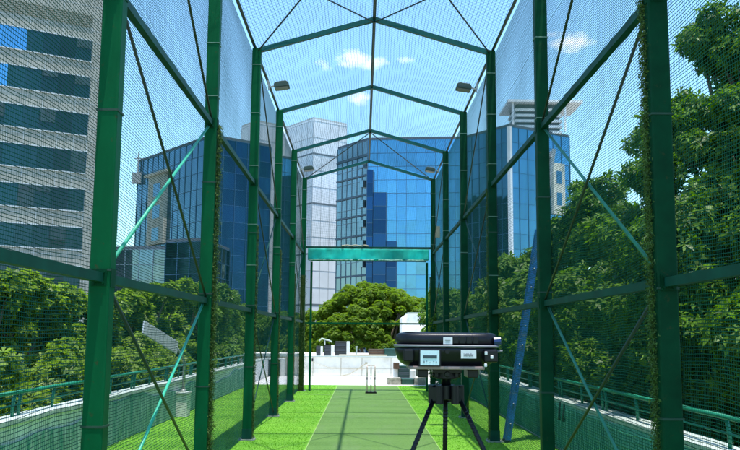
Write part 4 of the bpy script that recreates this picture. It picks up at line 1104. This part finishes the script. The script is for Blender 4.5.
# ------------------------------------------------------------------ light, sky
SUN = Vector((.43, -.8, 6.2)).normalized()
sun = bpy.data.objects.new('sun', bpy.data.lights.new('sun', 'SUN')); COL.objects.link(sun)
sun.data.energy = 3.3; sun.data.angle = R(.53); sun.data.color = (1, .955, .88)
sun.rotation_euler = SUN.to_track_quat('Z', 'Y').to_euler()
world = bpy.data.worlds.new('World'); scene.world = world; world.use_nodes = True
N, L = world.node_tree.nodes, world.node_tree.links
bg = N['Background']; bg.inputs['Strength'].default_value = .15
sky = N.new('ShaderNodeTexSky'); sky.sky_type = 'NISHITA'; sky.sun_disc = False
sky.sun_elevation = math.asin(SUN.z); sky.sun_rotation = math.atan2(SUN.x, SUN.y)
sky.air_density = 1.25; sky.dust_density = 1.0; sky.ozone_density = 1.0; sky.altitude = 30
tc = N.new('ShaderNodeTexCoord')
nz = N.new('ShaderNodeTexNoise'); nz.inputs['Scale'].default_value = 34; nz.inputs['Detail'].default_value = 9; nz.inputs['Roughness'].default_value = .66
mp = N.new('ShaderNodeMapping'); mp.inputs['Scale'].default_value = (1, 1, 2.2)
L.new(tc.outputs['Generated'], mp.inputs['Vector']); L.new(mp.outputs['Vector'], nz.inputs['Vector'])
acc = None
def mth(op, a, b_=None, c_=None, clamp=False):
    n = N.new('ShaderNodeMath'); n.operation = op; n.use_clamp = clamp
    for i, x in enumerate((a, b_, c_)):
        if x is None: continue
        if isinstance(x, (int, float)): n.inputs[i].default_value = x
        else: L.new(x, n.inputs[i])
    return n.outputs[0]
for u, v, wu, wv, amp in ((323, 64, 11, 6, .85), (352, 59, 20, 8, 1.15), (372, 63, 14, 7, 1.0), (406, 59, 9, 4, .7), (360, 99, 11, 7, .9), (572, 41, 22, 9, .95), (555, 36, 12, 6, .7), (162, 58, 10, 5, .5)):
    d_ = (fwd + cr*((u-370)/F) + cu*((225-v)/F)).normalized()
    h = Vector((d_.y, -d_.x, 0)).normalized(); w = h.cross(d_)
    dn = N.new('ShaderNodeVectorMath'); dn.operation = 'DOT_PRODUCT'; L.new(tc.outputs['Generated'], dn.inputs[0]); dn.inputs[1].default_value = h
    dm = N.new('ShaderNodeVectorMath'); dm.operation = 'DOT_PRODUCT'; L.new(tc.outputs['Generated'], dm.inputs[0]); dm.inputs[1].default_value = w
    df = N.new('ShaderNodeVectorMath'); df.operation = 'DOT_PRODUCT'; L.new(tc.outputs['Generated'], df.inputs[0]); df.inputs[1].default_value = d_
    a = mth('MULTIPLY', dn.outputs['Value'], F/wu); c = mth('MULTIPLY', dm.outputs['Value'], F/wv)
    r2_ = mth('ADD', mth('MULTIPLY', a, a), mth('MULTIPLY', c, c))
    g_ = mth('MULTIPLY', mth('EXPONENT', mth('MULTIPLY', r2_, -.7)), mth('MULTIPLY', mth('GREATER_THAN', df.outputs['Value'], 0), amp))
    acc = g_ if acc is None else mth('MAXIMUM', acc, g_)
cl = mth('MULTIPLY', mth('SUBTRACT', mth('ADD', mth('MULTIPLY', acc, .9), mth('MULTIPLY', nz.outputs['Fac'], 1.7)), 1.24), .85, clamp=True)
cl = mth('MULTIPLY', cl, mth('GREATER_THAN', acc, .02))
mx = N.new('ShaderNodeMix'); mx.data_type = 'RGBA'; L.new(cl, mx.inputs['Factor'])
tint = N.new('ShaderNodeMix'); tint.data_type = 'RGBA'; tint.blend_type = 'MULTIPLY'; tint.inputs['Factor'].default_value = 1
L.new(sky.outputs[0], tint.inputs['A']); tint.inputs['B'].default_value = (.69, .98, 1.10, 1)
L.new(tint.outputs['Result'], mx.inputs['A']); mx.inputs['B'].default_value = (7.5, 7.4, 7.3, 1)
L.new(mx.outputs['Result'], bg.inputs['Color'])

scene.view_settings.view_transform = 'Standard'; scene.view_settings.look = 'None'
scene.view_settings.exposure = 1.15; scene.view_settings.gamma = 1
scene.view_settings.use_curve_mapping = False
scene.render.engine = 'CYCLES'
scene.cycles.use_denoising = True
scene.cycles.max_bounces = 8; scene.cycles.transparent_max_bounces = 16
